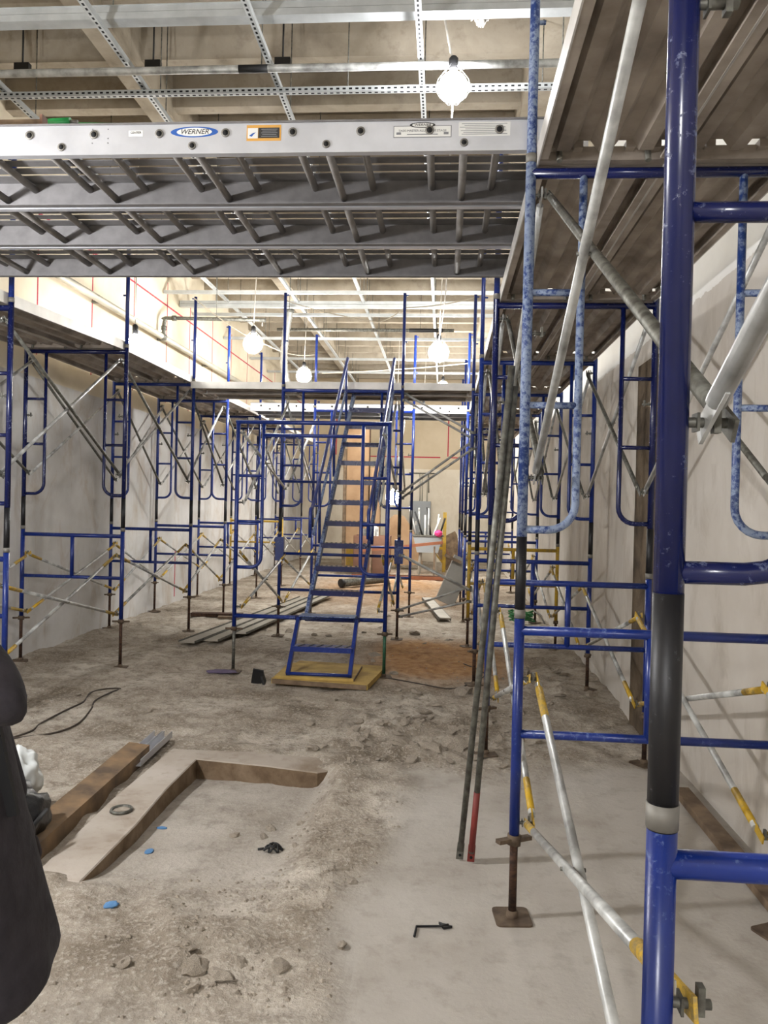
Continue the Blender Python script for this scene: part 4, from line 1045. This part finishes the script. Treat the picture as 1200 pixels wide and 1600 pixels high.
for x, y, z, d in zip(GX, GY, GZ, GD):
    if d < 0.45 or x > 1.5 or x < -4.3 or (-1.82 < x < -0.66 and 4.85 < y < 5.15) or (-1.83 < x < -1.54 and 3.3 < y < 5.15): continue
    r = rr.uniform(0.004, 0.014); a = rr.uniform(0, 6)
    s.add([(x+r*(p[0]*math.cos(a)-p[1]*math.sin(a)), y+r*(p[0]*math.sin(a)+p[1]*math.cos(a)), z+r*p[2]*0.8) for p in base], fc)
o = s.build('gravel', M['rock']); tag(o, 'fine gravel and crumbs scattered over the dirt', 'gravel', None, 'stuff')

# flat metal sheets lying on the left of the aisle
for i, (x0, y0, x1, y1, w, lab) in enumerate(((-2.98, 8.9, -2.42, 13.6, 0.20, 'left one of the long pale metal sheets lying beside the stair tower'), (-2.72, 9.0, -2.22, 13.8, 0.18, 'middle one of the long pale metal sheets lying beside the stair tower'), (-2.50, 9.5, -2.05, 13.9, 0.16, 'right one of the long pale metal sheets lying beside the stair tower'))):
    dx, dy = x1-x0, y1-y0; L = math.hypot(dx, dy)
    t = thing('metal_sheet', lab, 'sheet', (x0, y0, 0.03+0.012*i), -math.atan2(dx, dy), 'long metal sheets beside the stair tower')
    MB().box((0, L/2, 0.004), (w, L, 0.006)).build('sheet', M['sheet'], t)
    for sg in (-1, 1): MB().box((sg*w/2, L/2, 0.014), (0.006, L, 0.026)).build('lip', M['galv_dull'], t)
t = thing('timber_offcut', 'dark timber offcut under the left-hand row near its third frame', 'timber', (-3.3, 11.2, gh(-3.3, 11.2)-0.0), 0.1)
MB().box((0, 0, 0.03), (0.75, 0.16, 0.05)).build('board', M['rust'], t); MB().box((0.2, -0.18, 0.02), (0.3, 0.1, 0.03)).build('splinter', M['wood'], t)
# lumber by right wall
t = thing('lumber_strip', 'weathered lumber strip lying along the foot of right wall', 'timber', (1.47, 3.0, 0.005), 0.0)
MB().box((0, 0.8, 0.02), (0.09, 2.0, 0.04)).build('board', M['wood'], t); MB().box((0, 1.802, 0.02), (0.085, 0.006, 0.036)).build('end_grain', M['rust'], t)
# metal plank and wedge board at mid distance
t = thing('metal_plank', 'narrow pale metal plank lying in the aisle before the end wall', 'plank', (0.05, 11.4, 0.06), 0.13)
MB().box((0, 1.2, 0.012), (0.17, 2.5, 0.02)).build('sheet', M['sheet'], t)
for sg in (-1, 1): MB().box((sg*0.085, 1.2, 0.0), (0.008, 2.5, 0.05)).build('lip', M['galv_dull'], t)
t = thing('box_board', 'grey boxed board leaning against the right row', 'panel', (0.20, 13.5, gh(0.2, 13.5)), 0.25)
R = Matrix.Rotation(0.42, 3, 'Y') @ Matrix.Rotation(-0.1, 3, 'X')
MB().box((0.0, 0, 0.42), (0.34, 0.05, 0.84), R).build('face', M['greyboard'], t); MB().box((0.16, 0.02, 0.42), (0.06, 0.07, 0.8), R).build('dark_channel', M['rubber'], t); MB().box((-0.03, -0.03, 0.8), (0.32, 0.02, 0.05), R).build('top_batten', M['wood'], t)
# dark pipe on the ground
t = thing('pipe_length', 'dark pipe length lying on soil beyond the stair', 'pipe', (-2.05, 15.7, gh(-2, 15.8)+0.09), 0.0)
MB().tube([(0, 0, 0), (0.85, 0.9, 0.03)], 0.08, 14).build('pipe', M['galv_dull'], t); MB().tube([(-0.02, -0.02, 0), (0.03, 0.03, 0.002)], 0.088, 14).build('rim', M['rubber'], t)
# green hose heap
t = thing('hose_heap', 'heap of green hose on floor beside right wall', 'hose', (1.18, 11.6, gh(1.18, 11.6)+0.02))
P = []
for i in range(90):
    a = i*0.42; r = 0.10+0.10*((i*7) % 11)/11
    P.append((r*math.cos(a)*1.1, r*math.sin(a)*0.9, 0.02+i*0.0017+0.02*math.sin(i*1.7)))
MB().tube(P, 0.011, 6).build('coil', M['hose'], t); MB().tube([P[-1], (P[-1][0]+0.1, P[-1][1]-0.05, 0.12), (P[-1][0]+0.16, P[-1][1]-0.12, 0.01)], 0.012, 6).build('nozzle', M['collar'], t)

# ------------------------------------------------------------------ far end: cabinet, boards, junk
t = thing('electrical_cabinet', 'grey electrical cabinet on the far end wall', 'cabinet', (-0.73, 23.86, 0.5))
MB().box((0, 0, 0.68), (0.64, 0.26, 1.36)).build('body', M['panelgrey'], t); d = MB().box((0, -0.14, 0.68), (0.58, 0.03, 1.28)).build('door', M['panelgrey'], t); MB().box((-0.12, -0.165, 0.68), (0.05, 0.02, 0.12)).build('latch', M['bolt'], d)
for x in (-0.02, 0.05, 0.2): MB().tube([(x, 0.05, 1.36), (x, 0.05, 2.0+x), (x-0.02, 0.05, 2.2)], 0.018, 8).build('conduit', M['conduit'], t)
t = thing('wall_conduit', 'thin horizontal conduit above the grey cabinet', 'conduit', (-1.1, 23.95, 2.72))
MB().tube([(0, 0, 0), (0.9, 0, 0)], 0.018, 8).build('pipe', M['galv_dull'], t); MB().tube([(0.6, 0, 0), (0.62, 0, -0.6)], 0.015, 8).build('drop', M['galv_dull'], t)
t = thing('tall_board', 'tall tan board standing on end behind the stair', 'board', (-2.30, 20.6, gh(-2.3, 20.6)))
R = Matrix.Rotation(0.03, 3, 'X')
MB().box((0, 0, 1.9), (0.62, 0.03, 3.8), R).build('sheet', M['tan'], t); MB().box((0.30, -0.02, 1.9), (0.03, 0.02, 3.8), R).build('edge_strip', M['rust'], t); MB().box((-0.36, 0.03, 1.6), (0.10, 0.03, 3.2), R).build('backing_board', M['wood'], t)
t = thing('tall_board', 'second tan board, shorter, beside the tall one', 'board', (-1.82, 20.4, gh(-1.8, 20.4)))
MB().box((0, 0, 1.35), (0.28, 0.03, 2.7), R).build('sheet', M['tan'], t); MB().box((0.15, -0.01, 1.2), (0.02, 0.05, 2.4), R).build('edge_strip', M['wood'], t)
t = thing('curved_sheet', 'bowed tan plywood sheet leaning beside the grey cabinet', 'board', (-0.95, 20.6, 0.05))
s = MB()
P = [(-0.55, 1.25), (-0.35, 1.42), (-0.1, 1.38), (0.15, 1.0), (0.35, 0.55), (0.42, 0.1), (-0.5, 0.05)]
s.prism(P, 0, 0.03, 'y'); s.build('sheet', M['tan'], t); MB().box((-0.5, -0.02, 0.65), (0.03, 0.03, 1.2)).build('edge_strip', M['wood'], t)
t = thing('brown_crate', 'reddish brown crate full of scrap boards behind the stair', 'crate', (-1.72, 18.9, gh(-1.7, 18.9)))
for x in (-0.42, 0.42): MB().box((x, 0, 0.5), (0.03, 0.7, 0.9)).build('side_panel', M['redwood'], t)
for y in (-0.35, 0.35): MB().box((0, y, 0.5), (0.84, 0.03, 0.9)).build('side_panel', M['redwood'], t)
MB().box((0, 0, 0.07), (0.84, 0.7, 0.03)).build('base', M['wood'], t)
for i in range(12):
    a = rr.uniform(-0.5, 0.5); x = rr.uniform(-0.3, 0.3); y = rr.uniform(-0.25, 0.25); L = rr.uniform(0.8, 1.35)
    o = MB().bar((x, y, 0.10), (x+math.sin(a)*L*0.5, y, 0.10+math.cos(a)*L), rr.uniform(0.04, 0.12), 0.015, (0, 1, 0)).build('scrap_board', M[(cm := [('labelwhite', 'white'), ('wood', 'brown wooden'), ('tan', 'tan cardboard'), ('galv', 'grey metal')][i % 4])[0]])
    o.location = (-1.72, 18.9, gh(-1.7, 18.9)); tag(o, f'{cm[1]} scrap length sticking up out of the brown crate', 'scrap', 'scrap lengths in the brown crate')
for i, (x, w, c) in enumerate(((-2.35, 0.18, 'yellow'), (-2.2, 0.10, 'labelwhite'))):
    o = MB().box((x, 19.6, 0.35), (w, 0.3, 0.7)).build('box_carton', M[c]); 
    MB().box((0, 0, 0), (w*0.9, 0.02, 0.05)).build('flap', M['wood'], o, (x, 19.44, 0.66)); tag(o, ['yellow carton standing left of the brown crate', 'white carton standing left of the brown crate'][i], 'carton')
t = thing('yellow_guard', 'yellow steel guard post with side arm before the end wall', 'guard', (0.03, 20.2, gh(0.03, 20.2)))
MB().box((0, 0, 0.78), (0.09, 0.09, 1.56)).build('post', M['yellow'], t); MB().bar((-0.35, 0, 0.62), (0, 0, 0.62), 0.06, 0.06).build('arm', M['yellow'], t); MB().bar((-0.3, 0, 0.58), (0, 0, 0.2), 0.04, 0.04).build('strut', M['yellow'], t)
t = thing('scrap_bin', 'grey tub on legs with pipes standing in it', 'bin', (-0.38, 19.4, gh(-0.4, 19.4)))
s = MB().prism([(-0.36, 0.95), (0.36, 0.95), (0.26, 0.55), (-0.26, 0.55)], -0.3, 0.3, 'y'); s.build('tub', M['panelgrey'], t); MB().box((0, 0, 0.96), (0.78, 0.66, 0.03)).build('rim', M['galv_dull'], t)
for x in (-0.2, 0.2):
    for y in (-0.22, 0.22): MB().bar((x, y, 0), (x*0.9, y*0.9, 0.56), 0.05, 0.05).build('leg', M['sheet'], t)
for i in range(9):
    x = -0.28+0.07*i+rr.uniform(-0.02, 0.02); a = rr.uniform(-0.35, 0.1) if i < 6 else rr.uniform(-0.05, 0.4); L = rr.uniform(0.4, 0.75)
    o = MB().tube([(x, rr.uniform(-0.2, 0.2), 0.96), (x+math.sin(a)*L, 0, 0.96+math.cos(a)*L)], 0.022, 8).build('pipe_offcut', M[['labelwhite', 'galv', 'rubber'][i % 3]]); o.location = (-0.38, 19.4, gh(-0.4, 19.4)); tag(o, f"{['white plastic', 'galvanised', 'black'][i % 3]} pipe offcut standing upright in the grey tub", 'pipe', 'pipe offcuts in the grey tub')
o = blob('pink_bag', 0.09, 0.08, 0.08, M['pink'], 31, 3, 0.3, 2, None, (-0.12, 19.05, gh(-0.1, 19)+1.03)); tag(o, 'small pink bag on the rim of the grey tub', 'bag')
t = thing('trestle', 'orange edged trestle beam in front of the far scrap', 'trestle', (-0.9, 18.3, gh(-0.9, 18.3)))
MB().bar((-1.0, 0, 0.62), (0.9, 0.0, 0.86), 0.05, 0.07).build('beam', M['orange'], t)
for x in (-0.8, 0.7):
    for y in (-0.18, 0.18): MB().bar((x, y*1.4, 0), (x, y*0.1, 0.66+0.1*(x > 0)), 0.04, 0.04).build('leg', M['wood'], t)
t = thing('rust_sill', 'rusty steel sill lying across the far floor', 'beam', (-1.9, 17.9, gh(-1, 17.9)))
MB().box((1.0, 0, 0.04), (2.4, 0.10, 0.08)).build('web', M['orange'], t); MB().box((1.0, 0.05, 0.085), (2.4, 0.16, 0.012)).build('flange', M['rust'], t)
t = thing('brown_board', 'dark brown board leaning low before the end wall at right of the tub', 'panel', (0.22, 21.0, gh(0.2, 21)))
R = Matrix.Rotation(-0.5, 3, 'Y'); MB().box((0, 0, 0.5), (0.7, 0.03, 0.9), R).build('sheet', M['wood'], t); MB().box((-0.1, -0.03, 0.5), (0.04, 0.03, 0.9), R).build('batten', M['redwood'], t)

# ------------------------------------------------------------------ person at the left edge
def skin(name, verts, edges, radii, mat, parent, sub=2, root=0):
    me = bpy.data.meshes.new(name); me.from_pydata([Vector(v) for v in verts], edges, []); me.update()
    o = bpy.data.objects.new(name+'_rig', me); COL.objects.link(o)
    md = o.modifiers.new('skin', 'SKIN'); md.use_smooth_shade = True
    for i, r in enumerate(radii):
        r = r if isinstance(r, tuple) else (r, r)
        me.skin_vertices[0].data[i].radius = r
        me.skin_vertices[0].data[i].use_root = (i == root)
    ss = o.modifiers.new('sub', 'SUBSURF'); ss.levels = sub; ss.render_levels = sub
    dg = bpy.context.evaluated_depsgraph_get(); ev = o.evaluated_get(dg)
    nm = bpy.data.meshes.new_from_object(ev); nm.name = name
    bpy.data.objects.remove(o)
    nm.materials.clear(); nm.materials.append(mat)
    nm.polygons.foreach_set('use_smooth', [True]*len(nm.polygons))
    return put(name, nm, parent)
def chain(n, start=0): return [(i, i+1) for i in range(start, start+n-1)]
pz = gh(-1.15, 1.62)
person = thing('person', 'person at the left edge in a long dark coat and gloves, only coat side visible', 'person', (-1.17, 1.62, pz))
# facing +x; right side towards the camera
legs = [(0, 0, 0.92), (0.02, -0.10, 0.86), (0.07, -0.10, 0.48), (0.03, -0.10, 0.09), (-0.02, 0.10, 0.86), (-0.02, 0.10, 0.48), (-0.10, 0.10, 0.09), (0, 0, 1.10), (0, 0, 1.30), (0, 0, 1.44), (0, -0.17, 1.42), (0, 0.17, 1.42), (0.0, 0, 1.52), (0.02, 0, 1.58)]
ed = [(0, 1), (1, 2), (2, 3), (0, 4), (4, 5), (5, 6), (0, 7), (7, 8), (8, 9), (9, 10), (9, 11), (9, 12), (12, 13)]
rad = [0.13, 0.095, 0.070, 0.050, 0.095, 0.070, 0.050, 0.12, 0.13, 0.10, 0.06, 0.06, 0.052, 0.055]
skin('body', legs, ed, rad, M['jeans'], person)
def coat():
    n = 40; levels = [(1.475, 0.075, 0.085, 0), (1.45, 0.10, 0.16, 0), (1.41, 0.125, 0.215, 0), (1.30, 0.155, 0.225, 0.01), (1.15, 0.165, 0.225, 0.03), (1.0, 0.185, 0.24, 0.05), (0.86, 0.21, 0.25, 0.065), (0.76, 0.235, 0.26, 0.08), (0.715, 0.245, 0.262, 0.085), (0.70, 0.235, 0.255, 0.083)]
    vs = []
    for z, a, b, cx in levels:
        for k in range(n):
            t = 2*PI*k/n; fold = 1+(0.035*math.sin(t*7+z*4)+0.02*math.sin(t*12))*max(0, (1.35-z))*1.3
            zz = z-0.02-(0.035*math.cos(t)-0.015*math.sin(t)+0.02)*max(0.0, min(1.0, (0.95-z)/0.2))
            vs.append((cx+a*fold*math.cos(t), b*fold*math.sin(t), zz))
    fs = []
    for i in range(len(levels)-1):
        for k in range(n): fs.append((i*n+k, (i+1)*n+k, (i+1)*n+(k+1) % n, i*n+(k+1) % n))
    s = MB().add(vs, fs, True)
    o = s.build('coat', M['coat'], person)
    ss = o.modifiers.new('sub', 'SUBSURF'); ss.levels = 1; ss.render_levels = 1
    md = o.modifiers.new('solid', 'SOLIDIFY'); md.thickness = 0.012
    MB().tube([(0.085*math.cos(2*PI*k/20)*1.0, 0.09*math.sin(2*PI*k/20), 1.49) for k in range(20)], 0.022, 8, closed=True).build('collar', M['coat'], o)
    MB().bar((0.145, 0.02, 1.38), (0.235, 0.02, 1.0), 0.012, 0.03, (1, 0, 0)).build('zip_placket', M['rubber'], o)
coat()
def arm(sy, el, wr):
    sh = (0.03 if sy < 0 else 0.0, sy*0.19, 1.405)
    skin('sleeve', [sh, tuple((Vector(sh)+Vector(el))/2), el, tuple((Vector(el)+Vector(wr))/2), wr], chain(5), [0.075, 0.066, 0.060, 0.055, 0.05], M['coat'], person)
    w = Vector(wr); d = (w-Vector(el)).normalized()
    side = Vector((0, -sy, 0)); up = d.cross(side).normalized()
    # palm and fingers curled
    vs = [w-d*0.02, w+d*0.05, w+d*0.10]; e = [(0, 1), (1, 2)]; r = [0.034, (0.042, 0.028), (0.040, 0.022)]
    g = skin('glove', vs, e, r, M['glove'], person)
    for i, ln in enumerate((0.075, 0.085, 0.08, 0.062)):
        b = w+d*0.10+up*(0.030-0.020*i)
        f = [b-d*0.02, b+d*ln*0.42, b+d*ln*0.62+side*ln*0.38, b+d*ln*0.35+side*ln*0.66]
        skin('finger', f, chain(4), [0.011, 0.0105, 0.0098, 0.009], M['glove'], g, 1)
    b = w+d*0.045+up*0.032
    skin('thumb', [b-up*0.012, b+up*0.018+d*0.025, b+up*0.012+d*0.058+side*0.022], chain(3), [0.013, 0.012, 0.0105], M['glove'], g, 1)
arm(-1, (0.365, -0.20, 1.295), (0.13, -0.10, 1.47))
arm(1, (0.0, 0.28, 1.14), (0.12, 0.22, 0.93))
# head
hz = 1.655
hd = MB().lathe([(0.0, 0.125), (0.04, 0.119), (0.066, 0.095), (0.078, 0.05), (0.079, 0.0), (0.073, -0.045), (0.06, -0.085), (0.042, -0.112), (0.0, -0.122)], n=24)
hd.v = [(x*1.18+(0.012 if z < -0.02 and x > 0 else 0), y, z) for x, y, z in hd.v]
head = hd.build('head', M['skin'], person, (0.03, 0, hz))
MB().add([(0.088, 0.0, 0.012), (0.092, 0.016, -0.03), (0.092, -0.016, -0.03), (0.118, 0, -0.026), (0.085, 0, -0.042)], [(0, 1, 3), (0, 3, 2), (1, 4, 3), (3, 4, 2)]).build('nose', M['skin'], head)
for sy in (-1, 1):
    MB().lathe([(0, 0.012), (0.009, 0.008), (0.012, 0), (0.009, -0.008), (0, -0.012)], (0.080, sy*0.031, 0.012), 10).build('eye', M['eyewhite'], head)
    MB().lathe([(0, 0.032), (0.010, 0.026), (0.013, 0), (0.009, -0.024), (0, -0.03)], (0.0, sy*0.080, 0.0), 10).build('ear', M['skin'], head)
MB().bar((0.088, -0.022, -0.066), (0.088, 0.022, -0.066), 0.014, 0.012).build('mouth', M['lip'], head)
hv = MB().lathe([(0.0, 0.137), (0.045, 0.130), (0.074, 0.104), (0.087, 0.055), (0.088, 0.01), (0.083, -0.04)], n=24)
hv.v = [(x*1.17-0.012-(0.03 if (x > 0.03 and z < 0.075) else 0), y, z) for x, y, z in hv.v]
hv.build('hair', M['hair'], head)
for (x, y) in ((0.03, -0.10), (-0.10, 0.10)):
    s = MB().lathe([(0.0, 0.14), (0.062, 0.14), (0.06, 0.05), (0.058, 0.0), (0.0, 0.0)], (x, y, 0.002), 14)
    s.tube([(x+0.0, y, 0.045), (x+0.10, y, 0.042), (x+0.17, y, 0.034), (x+0.20, y, 0.03)], 0.04, 12, radii=[0.045, 0.045, 0.040, 0.024])
    s.box((x+0.07, y, 0.008), (0.27, 0.085, 0.016))
    s.build('boot', M['boot'], person)
